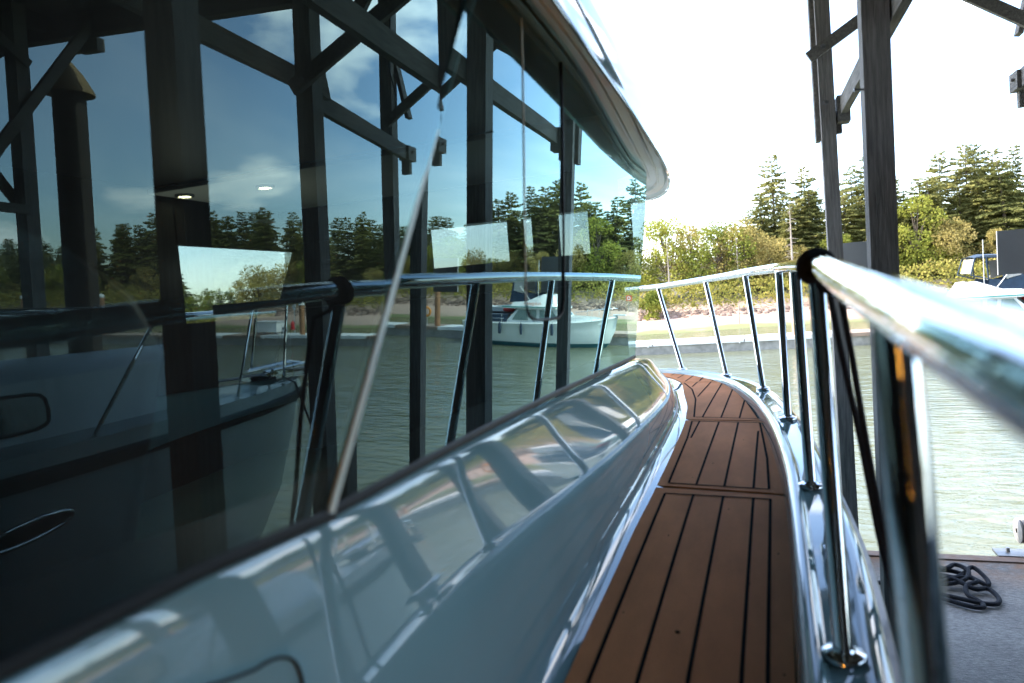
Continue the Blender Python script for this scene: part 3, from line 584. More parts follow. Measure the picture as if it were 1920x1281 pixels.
# ---------------------------------------------------------------- finger dock beside the yacht
fd = thing('finger_dock', 'grey concrete finger dock with a rust-stained end beside the yacht', 'dock', (1.2, 0, 0))
mb = MB(); mb.box((1.22, -1.95, .38), (1.50, 15.9, .22)); mb.build('deck_slab', conc, fd)
mb = MB(); mb.box((1.22, 6.05, .38), (1.52, .10, .245)); mb.build('end_waler', mat('stained_waler', (.26, .225, .20), .85, noise_s=5, col2=(.22, .13, .08), bump=.5), fd)
mb = MB(); mb.box((1.22, -1.9, .12), (1.3, 15.6, .5)); mb.build('float', mat('dark_float', (.03, .03, .03), .8, noise_s=5, noise_v=.4), fd)
mb = MB(); mb.box((1.84, 6.18, .50), (.30, .16, .02)); mb.tube([(1.78, 6.2, .51), (1.78, 6.2, .54)], .015, 8); mb.build('bracket', steel, fd)
mb = MB(); pr = []
for k in range(19): pr += [(.085, k * .022), (.098, k * .022 + .006), (.098, k * .022 + .015), (.085, k * .022 + .020)]
mb.lathe((1.845, 6.20, .68), [(.02, -.004)] + pr + [(.02, .42)], 22, 'X')
tag(mb.build('ribbed_roller', hose_m), 'grey ribbed bumper roller at the corner of the finger dock', 'bumper')
z = .50; cp = [(.55, 5.35, .505), (.72, 5.43, .51), (.95, 5.46, .505), (1.08, 5.54, .51), (1.17, 5.62, .52), (1.27, 5.56, .53), (1.35, 5.64, .54), (1.42, 5.72, .55), (1.47, 5.60, .52), (1.45, 5.50, .51), (1.36, 5.60, .53), (1.25, 5.66, .54), (1.13, 5.60, .55),
      (1.10, 5.48, .53), (1.20, 5.44, .53), (1.32, 5.50, .55), (1.36, 5.60, .57), (1.30, 5.68, .58), (1.22, 5.62, .57), (1.14, 5.70, .56), (1.06, 5.64, .53), (1.10, 5.54, .55), (1.24, 5.48, .55), (1.34, 5.38, .53), (1.43, 5.42, .52), (1.46, 5.30, .51), (1.42, 5.20, .51), (1.33, 5.20, .51), (1.20, 5.26, .51), (1.08, 5.32, .51),
      (1.02, 5.34, .51), (1.06, 5.28, .51), (1.16, 5.20, .51), (1.26, 5.13, .51), (1.33, 5.14, .51), (1.33, 5.22, .51), (1.28, 5.30, .52), (1.30, 5.40, .54), (1.38, 5.46, .55), (1.35, 5.52, .55), (1.24, 5.50, .55), (1.12, 5.42, .53), (1.06, 5.44, .52)]
mb = MB(); mb.tube([p + Vector((0, 0, .004)) for p in smooth_path(cp, 260)], .0160, 8)
tag(mb.build('coiled_rope', rope_m), 'dark blue mooring rope dropped in loose loops on the concrete dock', 'rope')

# ---------------------------------------------------------------- generic small-craft hull
def hull(curves, mats_idx, mats, parent, name='hull', cap=0):
    """curves: list of half-curves (stern..bow) of (half_beam, y, z) from sheer to keel"""
    mb = MB()
    for i in range(len(curves) - 1):
        mb.mi = mats_idx[i]
        A, B = curves[i], curves[i + 1]
        for sgn in (-1, 1):
            mb.grid([[(sgn * b, y, z) for b, y, z in A], [(sgn * b, y, z) for b, y, z in B]], True)
        a, b = A[0], B[0]; mb.face([(-a[0], a[1], a[2]), (a[0], a[1], a[2]), (b[0], b[1], b[2]), (-b[0], b[1], b[2])])
    mb.mi = cap
    mb.grid([[(-b, y, z) for b, y, z in curves[0]], [(0, y, z + .03) for b, y, z in curves[0]], [(b, y, z) for b, y, z in curves[0]]], True)
    off = Vector(origins.get(parent.name, (0, 0, 0))); mb.v = [v + off for v in mb.v] if False else mb.v
    return mb.build(name, mats, parent)

# neighbour boat on the other side of the finger dock
nb = thing('neighbour_boat', 'dark-sided boat with chrome bow rail and anchor moored beyond the dock posts', 'boat', (4.36, -.19, 0), rz=R(8))
nh = mat('grey_green_hull', (0.36, 0.44, 0.46), 0.15, noise_s=2, noise_v=0.1); nd = mat('pale_blue_grey_deck', (0.62, 0.76, 0.84), 0.35, noise_s=4, noise_v=0.12)
S = [(-8, 1.55, 2.0), (-3, 1.6, 1.96), (0, 1.40, 1.93), (2, 1.20, 1.90), (3.7, .92, 1.88), (4.8, .70, 1.87), (5.6, .48, 1.86), (6.2, .25, 1.86), (6.55, .06, 1.87)]
sh = [(b, y, z) for y, b, z in S]; rb1 = [(b * 1.0 + .01, y + .0, z - .10) for y, b, z in S]; rb2 = [(b + .035, y + .015, z - .12) for y, b, z in S]; rb3 = [(b + .03, y + .01, z - .20) for y, b, z in S]; rb4 = [(b - .01 if b > .1 else b, y - .02, z - .21) for y, b, z in S]
ch = [(max(.01, b * .90 - .03), y * .965 - .06, .75) for y, b, z in S]; wl = [(max(.008, b * .80 - .04), y * .90 - .12, .0) for y, b, z in S]; kl = [(max(.004, b * .3), y * .84 - .2, -.5) for y, b, z in S]
hull([sh, rb1, rb2, rb3, rb4, ch, wl, kl], [0, 1, 1, 1, 0, 0, 0], [nh, gasket], nb)
mb = MB(); TR = [(-6, 1.0), (0, .95), (2, .80), (3.7, .56), (4.6, .38), (5.1, .18), (5.3, .05)]
def trow(f, z): return [(-f(b), y, z) for y, b in TR]
r1 = [[(-b - .07 * (k == 0), y + .06 * (k == 0), zz_) for y, b in TR] for k, zz_ in enumerate((1.88, 2.26, 2.31))]
r1[2] = [(-b + .06, y - .05, 2.31) for y, b in TR]
mb.grid(r1, True); mb.grid([[(-p[0], p[1], p[2]) for p in r_] for r_ in r1], True); mb.grid([r1[2], [(0, p[1], 2.36) for p in r1[2]], [(-p[0], p[1], p[2]) for p in r1[2]]], True)
tr = mb.build('trunk_cabin', nd, nb)
for y0, y1 in ((3.1, 3.62), (1.8, 2.75), (.4, 1.4), (-1.2, -.1)):
    mb = MB()
    def xx(y, z): return -lerp([(a, b) for a, b in TR], y) - .07 * (2.26 - z) / .38 - .012
    n = 16; Pn = []
    for k in range(n):
        a = math.tau * k / n; ex = lambda v: math.copysign(abs(v) ** .5, v); y = (y0 + y1) / 2 + (y1 - y0) / 2 * ex(math.cos(a)); zz_ = 2.07 + .115 * ex(math.sin(a)); Pn.append((xx(y, zz_), y, zz_))
    mb.face(Pn); mb.mi = 1; mb.tube(Pn, .014, 6, closed=True); mb.build('cabin_window', [darkglass, gasket], nb, recalc=False)
nr = smooth_path([(-1.5, -2, 2.72), (-1.28, 1, 2.71), (-1.03, 3.0, 2.70), (-.82, 4.2, 2.68), (-.58, 5.2, 2.66), (-.30, 6.0, 2.65), (0, 6.45, 2.65)], 60); nr = nr + [Vector((-p.x, p.y, p.z)) for p in nr[:-1][::-1]]
mb = MB(); mb.tube(nr, .018, 10); mb.build('bow_rail', chrome, nb)
for s_ in (-1, 1):
    for yb, bb, yt, bt in ((6.15, .22, 6.25, .20), (5.3, .50, 5.55, .46), (3.75, .86, 4.35, .79), (2.2, 1.12, 2.7, 1.07), (.6, 1.30, 1.1, 1.27)):
        zt = 2.66 + .012 * (6 - yt); mb = MB(); mb.tube([(s_ * bb, yb, 1.88), (s_ * bt, yt, zt)], .014, 8); mb.lathe((s_ * bb, yb, 1.88), [(.03, 0), (.03, .008), (.014, .012)], 12); mb.build('stanchion', chrome, nb)
mb = MB(); n = 24; ov = []
for k in range(n):
    a = math.tau * k / n; y = 3.25 + .30 * math.cos(a); zz_ = 1.42 + .06 * math.sin(a) + .02 * math.cos(a)
    bdk = lerp([(q[1], q[0]) for q in rb4], y); bch = lerp([(q[1], q[0]) for q in ch], y); ov.append((-(bch + (bdk - bch) * (zz_ - .75) / .92) - .012, y, zz_))
mb.face(ov); mb.mi = 1; mb.tube(ov, .016, 8, closed=True); mb.build('oval_port', [gasket, chrome], nb, recalc=False)
mb = MB(); mb.beam((0, 5.9, 1.93), (0, 6.95, 1.90), .24, .05); mb.tube([(-.12, 6.0, 1.99), (-.13, 6.6, 2.02), (-.10, 6.9, 1.96), (-.04, 7.02, 1.86)], .02, 8); mb.tube([(.12, 6.0, 1.99), (.13, 6.6, 2.02), (.10, 6.9, 1.96), (.04, 7.02, 1.86)], .02, 8); mb.build('bow_pulpit', chrome, nb)
mb = MB(); mb.tube([(0, 6.2, 1.99), (0, 6.9, 1.93), (0, 7.1, 1.80)], .018, 8)
for s_ in (-1, 1): mb.tube([(0, 7.08, 1.84), (s_ * .08, 6.98, 1.70), (s_ * .12, 6.85, 1.74)], .016, 6)
mb.beam((-.1, 6.98, 1.72), (.1, 6.98, 1.72), .03, .10); mb.build('anchor', steel, nb)
mb = MB(); mb.lathe((0, 5.25, 1.93), [(.09, 0), (.09, .07), (.05, .09), (.05, .15), (.07, .17), (.001, .17)], 16); mb.box((.14, 5.2, 1.97), (.14, .16, .10)); mb.build('windlass', chrome, nb)
mb = MB(); random.seed(5); cps = [(0, 5.3 + .02 * k, 2.0) for k in range(3)] + [(.02 * math.sin(k * 1.3), 5.5 + k * .06, 1.955) for k in range(12)]; mb.tube(cps, .014, 6); mb.build('anchor_chain', steel, nb)
mb = MB()
for k in range(3): mb.tube([(-.35 + .1 * math.cos(a / 8 * math.tau) * (1 + .2 * k), 5.75 + .08 * math.sin(a / 8 * math.tau), 1.93 + .02 * k) for a in range(8)], .012, 6, closed=True)
mb.tube([(-.2, 6.15, 1.93), (-.30, 6.22, 1.86), (-.75, 6.0, 1.35), (-1.55, 5.3, .75), (-2.1, 4.6, .55)], .011, 6)
_T = Matrix.Translation((4.36, -.19, 0)) @ Matrix.Rotation(R(8), 4, 'Z')
mb.v = [_T @ v for v in mb.v]
tag(mb.build('mooring_line', rope_m), 'black mooring line running from the neighbour boat bow down to the finger dock', 'rope')
cl = cleat((1.82, 4.55, .50), .26, steel); tag(cl, 'steel cleat bolted to the concrete finger dock edge', 'cleat')

# ---------------------------------------------------------------- piles
def piling(x, y, r, z1, m_, label, cap=None, cat='piling', z0=-1.5, group=None):
    t = thing('piling', label, cat, (x, y, 0), group)
    mb = MB(); mb.lathe((x, y, 0), [(r * 1.02, z0), (r, 0), (r * .97, z1), (.001, z1)], 22); mb.build('shaft', m_, t)
    if cap:
        mb = MB(); mb.lathe((x, y, z1), [(r * 1.02, -.03), (r * (1.5 if cap > .2 else 1.1), -.08), (r * (1.52 if cap > .2 else 1.1), -.05), (r * .9, cap * .45), (.02, cap), (.001, cap)], 20); mb.build('cap', cone_m if cap > .2 else white, t)
    return t
piling(6.22, 6.22, .175, 5.14, pile, 'tall dark piling with a brown cone cap beyond the neighbour boat', .32)
def wp_mat():
    M = mat('white_sleeve_over_rust', (.72, .70, .67), .6, noise_s=4, noise_v=.1); nt = M.node_tree; p = nt.nodes['Principled BSDF']
    t = N(nt, 'ShaderNodeTexCoord'); s = N(nt, 'ShaderNodeSeparateXYZ'); nt.links.new(t.outputs['Object'], s.inputs[0])
    n = N(nt, 'ShaderNodeTexNoise', inp={'Scale': 3.0, 'Detail': 5.0}); mp = N(nt, 'ShaderNodeMapping', inp={'Scale': (3, 3, .6)}); nt.links.new(t.outputs['Object'], mp.inputs[0]); nt.links.new(mp.outputs[0], n.inputs['Vector'])
    a = N(nt, 'ShaderNodeMath', operation='MULTIPLY_ADD', inp={1: 2.2}); nt.links.new(n.outputs[0], a.inputs[0]); nt.links.new(s.outputs['Z'], a.inputs[2])
    mr = N(nt, 'ShaderNodeMapRange', inp={1: 2.2, 2: 2.9}); nt.links.new(a.outputs[0], mr.inputs[0])
    x = N(nt, 'ShaderNodeMix', data_type='RGBA'); x.inputs[6].default_value = (.44, .27, .17, 1); x.inputs[7].default_value = (.72, .70, .67, 1)
    nt.links.new(mr.outputs[0], x.inputs[0]); nt.links.new(x.outputs[2], p.inputs['Base Color']); return M
piling(1.50, 28.9, .13, 3.35, wp_mat(), 'slim white piling with rusty lower half at the far dock')
PG = 'brown pilings with white caps at the far dock'
piling(30.8, 28.9, .14, 2.55, rust, 'brown piling with white cap at far dock, nearer the small meter pedestal', .12, group=PG)
piling(36.4, 28.9, .14, 2.55, rust, 'brown piling with white cap farthest right along the far dock', .12, group=PG)
piling(18.55, 28.9, .13, 2.0, rust, 'brown rusty piling beside the red equipment on the far dock', .12, group=PG)
piling(12.8, 28.9, .13, 2.4, rust, 'brown piling beside the orange life ring on the far dock', .12, group=PG)

# ---------------------------------------------------------------- far dock and what stands on it
fdk = thing('far_dock', 'long low floating dock with white edge boards along the muddy shore', 'dock', (8, 29, 0))
mb = MB(); mb.box((14, 29.2, .15), (74, 1.5, .40)); mb.build('float', mat('grey_float', (.34, .33, .30), .8, noise_s=3, noise_v=.5), fdk)
random.seed(3); x = -23
while x < 51:
    L = random.choice((2.2, 3.0, 3.6)); mb = MB(); w_ = random.random() < .62
    mb.box((x + L / 2 - .02, 29.2, .42), (L - .05, 1.62, .14)); mb.box((x + L - .2, 28.38, .36), (.05, .05, .10)); mb.box((x + L * .4, 28.42, .505), (.12, .10, .05))
    mb.build('dock_section', white if w_ else mat('bare_dock_plank', (.33, .24, .18), .85, noise_s=4, noise_v=.3), fdk); x += L
t = thing('dock_shed', 'white utility box on short legs standing on the far dock', 'shed', (20.6, 29.2, .49))
mb = MB(); mb.box((20.6, 29.2, .86), (1.25, .7, .50)); mb.build('body', white, t)
mb = MB(); mb.box((20.6, 29.2, 1.125), (1.35, .8, .03)); mb.build('lid', white, t)
for sx in (-.5, .5):
    for sy in (-.25, .25): mb = MB(); mb.box((20.6 + sx, 29.2 + sy, .55), (.07, .07, .12)); mb.build('leg', steel, t)
for (x, lab) in ((19.47, 'small white meter pedestal between the white utility box and the red equipment'), (26.4, 'small white meter pedestal standing alone on the far dock')):
    t = thing('meter_pedestal', lab, 'pedestal', (x, 28.8, .49), 'power pedestals on the far dock'); mb = MB(); mb.box((x, 28.8, .56), (.10, .08, .16)); mb.build('stem', steel, t)
    mb = MB(); mb.box((x, 28.8, .76), (.24, .14, .24)); hd_ = mb.build('head', white, t)
    for sx in (-.055, .055): mb = MB(); mb.box((x + sx, 28.728, .79), (.06, .008, .07)); mb.build('meter_window', gasket, t)
t = thing('fire_extinguisher', 'red fire extinguisher on a white pole on the far dock', 'extinguisher', (18.98, 28.8, .49))
mb = MB(); mb.tube([(18.93, 28.85, .49), (18.93, 28.85, 1.75)], .02, 8); mb.box((18.93, 28.85, 1.85), (.18, .02, .24)); mb.build('pole', white, t)
mb = MB(); mb.lathe((19.0, 28.78, .72), [(.001, 0), (.09, .01), (.10, .08), (.10, .32), (.06, .40), (.02, .42)], 14); mb.build('cylinder', redm, t)
t = thing('life_ring', 'orange life ring hanging from its stand on the far dock', 'life ring', (13.3, 28.8, .49))
mb = MB(); mb.tube([(13.3, 28.85, .49), (13.3, 28.85, 1.4)], .025, 8); mb.build('stand', white, t)
mb = MB(); mb.tube([(13.3 + .2 * math.cos(a * math.tau / 20), 28.77, 1.15 + .2 * math.sin(a * math.tau / 20)) for a in range(20)], .055, 8, closed=True); mb.build('ring', orange, t)
t = thing('dock_sign', 'white notice board with a navy header behind the moored cruiser', 'sign', (8.2, 28.85, .49))
mb = MB(); mb.box((8.2, 28.86, 1.10), (.06, .05, 1.3)); mb.build('post', wood, t)
mb = MB(); mb.box((8.25, 28.80, 1.90), (.78, .03, .42)); pn = mb.build('panel', signwhite, t)
mb = MB(); mb.box((8.25, 28.782, 2.03), (.74, .006, .15)); mb.build('header', signblue, pn)
def face_y(x, y, z, s=1): return Matrix.Translation((x, y, z)) @ Matrix.Rotation(R(90), 4, 'X')
text_mesh('lettering', 'DOCK', .15, face_y(8.30, 28.776, 2.03), signwhite, pn)
for k, w_ in enumerate((.5, .4, .46)): mb = MB(); mb.box((8.3, 28.783, 1.90 - .055 * k), (w_, .004, .018)); mb.build('text_line', signblue if k != 1 else redm, pn)

# ---------------------------------------------------------------- moored cruiser (bow to the left)
cz = thing('moored_cruiser', 'white flybridge cruiser with navy canvas and teal stripe at the far dock', 'boat', (7.35, 27.45, 0), rz=R(90))
# local: y forward (= world -X), x = world +Y ; near side is local -x
def LY(X): return 7.35 - X
def LYc(X): return 7.35 - X - .25
S = [(-3.15, 1.05, .98), (-2.2, 1.15, .96), (-1.2, 1.22, .97), (0, 1.24, .99), (1.0, 1.12, 1.02), (1.7, .92, 1.07), (2.4, .62, 1.14), (2.9, .33, 1.21), (3.24, .03, 1.28)]
sh = [(b, y, z) for y, b, z in S]; r1_ = [(b + .02, y + .01, z - .05) for y, b, z in S]; r2_ = [(b, y, z - .08) for y, b, z in S]
mid = [(max(.01, b * .97 - .02), y * .985, .62 + .1 * max(0, y / 3.2)) for y, b, z in S]; bt = [(max(.008, b * .90 - .05), y * .93 - .02, .165) for y, b, z in S]; w0 = [(max(.006, b * .87 - .06), y * .90 - .03, .05) for y, b, z in S]; kl = [(max(.004, b * .5), y * .8, -.4) for y, b, z in S]
hull([sh, r1_, r2_, mid, bt, w0, kl], [0, 0, 0, 0, 1, 1], [white_hull, green_boot], cz)
def side(name, poly, x, m_, th=.012, parent=cz):
    """near-side panel: poly of (world X, z), x local offset"""
    mb = MB(); f = [(x, LY(X), z) for X, z in poly]; b = [(x + th, LY(X), z) for X, z in poly]
    mb.face(f); mb.face(b[::-1]); n = len(poly)
    for i in range(n): mb.face([f[i], b[i], b[(i + 1) % n], f[(i + 1) % n]])
    return mb.build(name, m_, parent)
# cabin block
mb = MB(); prof = [(8.62, .96), (8.02, 1.56), (6.45, 1.58), (6.10, 1.24), (5.1, 1.20), (4.5, 1.12)]
hw = [1.0, .92, .80, .84, .60, .35]
A = [(-h, LY(X), z) for (X, z), h in zip(prof, hw)]; B = [(h, LY(X), z) for (X, z), h in zip(prof, hw)]
A0 = [(-h - .04, LY(X), .95) for (X, z), h in zip(prof, hw)]; B0 = [(h + .04, LY(X), .95) for (X, z), h in zip(prof, hw)]
mb.grid([A0, A, B, B0], False); cab = mb.build('cabin', white_hull, cz)
for poly in ([(8.30, 1.07), (7.99, 1.50), (7.66, 1.50), (7.60, 1.07)], [(7.50, 1.12), (7.56, 1.50), (7.28, 1.50), (7.26, 1.12)], [(7.14, 1.12), (7.14, 1.50), (6.62, 1.50), (6.42, 1.16)]):
    side('window', poly, -.985 if poly[0][0] > 8 else -.935, darkglass, parent=cab)
mb = MB(); mb.face([(-.66, LY(6.43), 1.53), (.66, LY(6.43), 1.53), (.72, LY(6.13), 1.28), (-.72, LY(6.13), 1.28)]); mb.build('windscreen', darkglass, cab)
# flybridge deck with overhang, coaming, stripe
mb = MB(); mb.prism([(-1.04, LY(8.9)), (1.04, LY(8.9)), (1.04, LY(7.6)), (.95, LY(6.5)), (.6, LY(6.15)), (-.6, LY(6.15)), (-.95, LY(6.5)), (-1.04, LY(7.6))], 1.55, 1.64); mb.build('flybridge_deck', white_hull, cz)
side('stripe', [(8.7, 1.585), (8.7, 1.625), (6.35, 1.635), (6.35, 1.60)], -1.052, teal)
mb = MB()
lo = [(-.98, LYc(8.1), 1.64), (-.98, LYc(7.4), 1.64), (-.90, LYc(6.52), 1.64), (-.60, LYc(6.20), 1.64)]; hi = [(-.90, LYc(8.0), 1.80), (-.90, LYc(7.45), 1.84), (-.72, LYc(6.78), 2.14), (-.5, LYc(6.48), 2.12)]
lo = lo + [(-p[0], p[1], p[2]) for p in lo[::-1]]; hi = hi + [(-p[0], p[1], p[2]) for p in hi[::-1]]
mb.grid([lo, hi, [(p[0] * .9, p[1] - .05, p[2] - .01) for p in hi]], False); mb.build('flybridge_coaming', white_hull, cz)
Mt = Matrix.Translation((-.975, LYc(7.16), 1.76)) @ Matrix.Rotation(R(-90), 4, 'Z') @ Matrix.Rotation(R(78), 4, 'X')
text_mesh('boat_name', 'Indulgence', .17, Mt, mat('orange_script', (.50, .13, .06), .5, noise_s=9, noise_v=.1), cz, shear=.45, extr=.004)
# canvas enclosure
canv = [(8.18, 1.80), (8.05, 2.35), (7.99, 2.90), (6.95, 2.96), (6.72, 2.90), (6.64, 2.42), (6.75, 2.16), (7.35, 1.86), (7.5, 1.80)]
mb = MB(); top = [(-.78, LYc(8.02), 2.86), (-.72, LYc(7.99), 2.92), (-.70, LYc(7.0), 2.98), (-.66, LYc(6.75), 2.92)]
mb.grid([top, [(0, p[1], p[2] + .06) for p in top], [(-p[0], p[1], p[2]) for p in top]], True)
for s_ in (-1, 1):
    mb.grid([[(s_ * .80, LYc(8.20), 1.78), (s_ * .80, LYc(7.5), 1.80), (s_ * .78, LYc(7.1), 1.98)], [(s_ * .80, LYc(8.10), 2.25), (s_ * .80, LYc(7.6), 2.12), (s_ * .78, LYc(7.15), 2.20)]], False)
mb.face([(-.8, LYc(8.2), 1.78), (.8, LYc(8.2), 1.78), (.78, LYc(8.02), 2.86), (-.78, LYc(8.02), 2.86)])
cv = mb.build('canopy', navy, cz, recalc=False)
for s_ in (-1, 1):
    mb = MB(); mb.face([(s_ * .795, LYc(8.06), 2.27), (s_ * .79, LYc(7.62), 2.16), (s_ * .76, LYc(7.55), 2.80), (s_ * .77, LYc(8.00), 2.80)]); mb.build('vinyl_window', clearvinyl, cv, recalc=False)
    mb = MB()
    for (xa, za, xb, zb) in ((8.05, 2.2, 8.0, 2.88), (7.56, 2.1, 7.52, 2.93), (7.12, 2.2, 7.06, 2.96), (6.62, 2.36, 6.76, 2.92), (8.0, 2.88, 6.8, 2.94), (7.1, 2.20, 6.62, 2.36)): mb.tube([(s_ * .79, LYc(xa), za), (s_ * .74, LYc(xb), zb)], .022, 6)
    mb.build('canopy_frame', navy, cv)
    mb = MB(); mb.tube([(s_ * .80, LYc(7.75), 2.45), (s_ * .84, LYc(7.30), 1.85)], .014, 6); mb.build('strut', white, cv)
mb = MB(); mb.face([(-.60, LYc(6.66), 2.40), (.60, LYc(6.66), 2.40), (.62, LYc(6.78), 2.88), (-.62, LYc(6.78), 2.88)]); mb.build('vinyl_window', clearvinyl, cv, recalc=False)
mb = MB(); mb.tube([(-.86, LY(7.22), 1.66), (-.86, LY(7.22), 3.5)], .010, 6); mb.build('antenna', white, cz)
# cockpit: canvas dodger, rails
mb = MB(); mb.grid([[(-1.08, LY(8.5), .95), (-1.08, LY(10.3), .95)], [(-1.05, LY(8.45), 1.27), (-1.05, LY(10.25), 1.22)], [(.9, LY(8.45), 1.27), (.9, LY(10.25), 1.22)]], False); mb.build('cockpit_canvas', navy, cz, recalc=False)
mb = MB(); mb.tube([(-1.12, LY(8.6), 1.12), (-1.12, LY(10.3), 1.10)], .012, 6)
for X in (8.7, 9.2, 9.8, 10.3): mb.tube([(-1.12, LY(X), .95), (-1.12, LY(X), 1.30)], .010, 6)
mb.tube([(-1.12, LY(8.6), 1.30), (-1.12, LY(10.3), 1.30)], .010, 6); mb.build('cockpit_rail', chrome, cz)
mb = MB(); fr_ = [(-.95, LY(5.6), 1.45), (-.72, LY(5.0), 1.52), (-.35, LY(4.45), 1.58), (0, LY(4.1), 1.60)]; fr_ = fr_ + [(-p[0], p[1], p[2]) for p in fr_[:-1][::-1]]; mb.tube(smooth_path(fr_, 30), .010, 6)
for X, h in ((5.6, .97), (5.0, .78), (4.45, .45)):
    for s_ in (-1, 1): mb.tube([(s_ * h, LY(X), 1.08), (s_ * h * .97, LY(X), 1.50)], .008, 6)
mb.build('bow_rail', chrome, cz)
mb = MB(); mb.box((0, LY(4.02), 1.33), (.22, .5, .04)); mb.build('bow_pulpit', white, cz)
for X, w_ in ((8.73, .068), (7.79, .05), (6.55, .062)):
    b_ = lerp([(y, b) for y, b, z in S], LY(X)); mb = MB(); mb.lathe((-b_ - w_ - .02, LY(X), .50), [(.001, 0), (w_ * .9, .01), (w_, .06), (w_, .36), (w_ * .5, .44), (.015, .48)], 14); mb.tube([(-b_ - w_ - .02, LY(X), .96), (-b_ - .02, LY(X), 1.2)], .008, 5)
    q = mb.build('fender', navy, None); q.data.transform(Matrix.Translation((7.35, 27.45, 0)) @ Matrix.Rotation(R(90), 4, 'Z'))
    tag(q, {8.73: 'navy fender nearest the stern on the white cruiser side', 7.79: 'navy fender in the middle of the white cruiser side', 6.55: 'navy fender nearest the bow on the white cruiser side'}[X], 'fender', 'fenders hung along the moored cruiser')
mb = MB()
for X, z, w_ in ((8.95, .87, .05), (8.2, .78, .02), (7.92, .79, .02), (7.5, .87, .05), (6.95, .88, .04), (6.75, .88, .07)):
    b_ = lerp([(y, b) for y, b, z_ in S], LY(X)); mb.box((-b_ - .004, LY(X), z), (.012, w_, .018))
mb.build('hull_fitting', steel, cz)
t = thing('dinghy', 'small white dinghy stored behind the cruiser cockpit with red cover', 'dinghy', (9.7, 28.2, .5))
mb = MB(); rows = []
for k in range(13):
    s_ = -1 + k / 6; w_ = .42 * (1 - abs(s_) ** 3) + .04; rows.append([(9.75 + s_ * 1.15, 28.2 - w_, 1.50 + .05 * s_ * s_), (9.75 + s_ * 1.15, 28.2 - w_ * .9, 1.32), (9.75 + s_ * 1.12, 28.2, 1.20), (9.75 + s_ * 1.15, 28.2 + w_ * .9, 1.32), (9.75 + s_ * 1.15, 28.2 + w_, 1.50 + .05 * s_ * s_)])
mb.grid(rows, True); mb.tube([r_[0] for r_ in rows], .035, 8); mb.tube([r_[-1] for r_ in rows], .035, 8); mb.build('hull', white, t)
mb = MB(); mb.lathe((8.95, 27.9, 1.42), [(.001, -.32), (.09, -.22), (.13, 0), (.10, .22), (.001, .34)], 12, 'X'); mb.build('outboard_cover', redm, t)
mb = MB(); mb.box((9.7, 28.2, .85), (1.5, .06, .7)); mb.build('cradle', steel, t)
t = thing('dock_box', 'white dock box standing behind the moored cruiser stern', 'box', (10.95, 28.7, .49)); mb = MB(); mb.box((10.95, 28.7, .84), (.5, .6, .68)); mb.build('body', white, t); mb = MB(); mb.box((10.95, 28.7, 1.20), (.56, .66, .05)); mb.build('lid', white, t)
# shore sign and stakes
t = thing('shore_sign', 'small red and white sign on a stake at the foot of the bank', 'sign', (7.4, 49.6, .3))
mb = MB(); mb.box((7.4, 49.6, .75), (.05, .05, 1.1)); mb.build('stake', wood, t)
mb = MB(); mb.box((7.4, 49.55, 1.35), (.42, .03, .42)); pn = mb.build('panel', redm, t)
mb = MB(); mb.lathe((7.4, 49.53, 1.35), [(.13, -.004), (.13, .004), (.08, .004), (.08, -.004)], 18, 'Y'); mb.build('emblem', signwhite, pn)
for x, y, h, lab in ((20.95, 42.0, 1.75, 'bare wooden stake standing in the mud below the reflected bank'), (-.9, 44.2, 1.35, 'thin leaning stake in the mud seen between the bow stanchions')):
    mb = MB(); mb.tube([(x, y, -.3), (x + .03, y, h)], [.055, .04], 8); tag(mb.build('mud_stake', bark_pale), lab, 'stake', 'stakes standing in the mud')

# ---------------------------------------------------------------- vegetation
def rnd(a, b): return random.uniform(a, b)
def leaf(mb, p, d, L, W):
    d = d.normalized(); s_ = d.cross(Vector((rnd(-1, 1), rnd(-1, 1), rnd(-1, 1)))).normalized() * W
    mb.v += [p - s_ * .5, p + d * L * .5 - s_, p + d * L, p + d * L * .45 + s_]; i = len(mb.v) - 4
    mb.f.append((i, i + 1, i + 2, i + 3)); mb.m.append(0); mb.sm.append(False)
con_m = leafmat('conifer_needles', [(.070, .085, .034), (.150, .160, .056), (.260, .250, .085), (.380, .340, .125)], .5, .42)
dec_m = leafmat('broadleaf_green', [(.070, .100, .028), (.175, .205, .042), (.32, .325, .066), (.45, .41, .095)], .45, .45)
yel_m = leafmat('olive_tan_leaves', [(.13, .12, .045), (.28, .24, .075), (.43, .35, .125), (.54, .43, .19)], .45, .45)
bush_m = leafmat('bank_bramble', [(.06, .075, .024), (.17, .175, .045), (.34, .31, .075), (.45, .34, .125), (.38, .26, .13)], .28, .4)
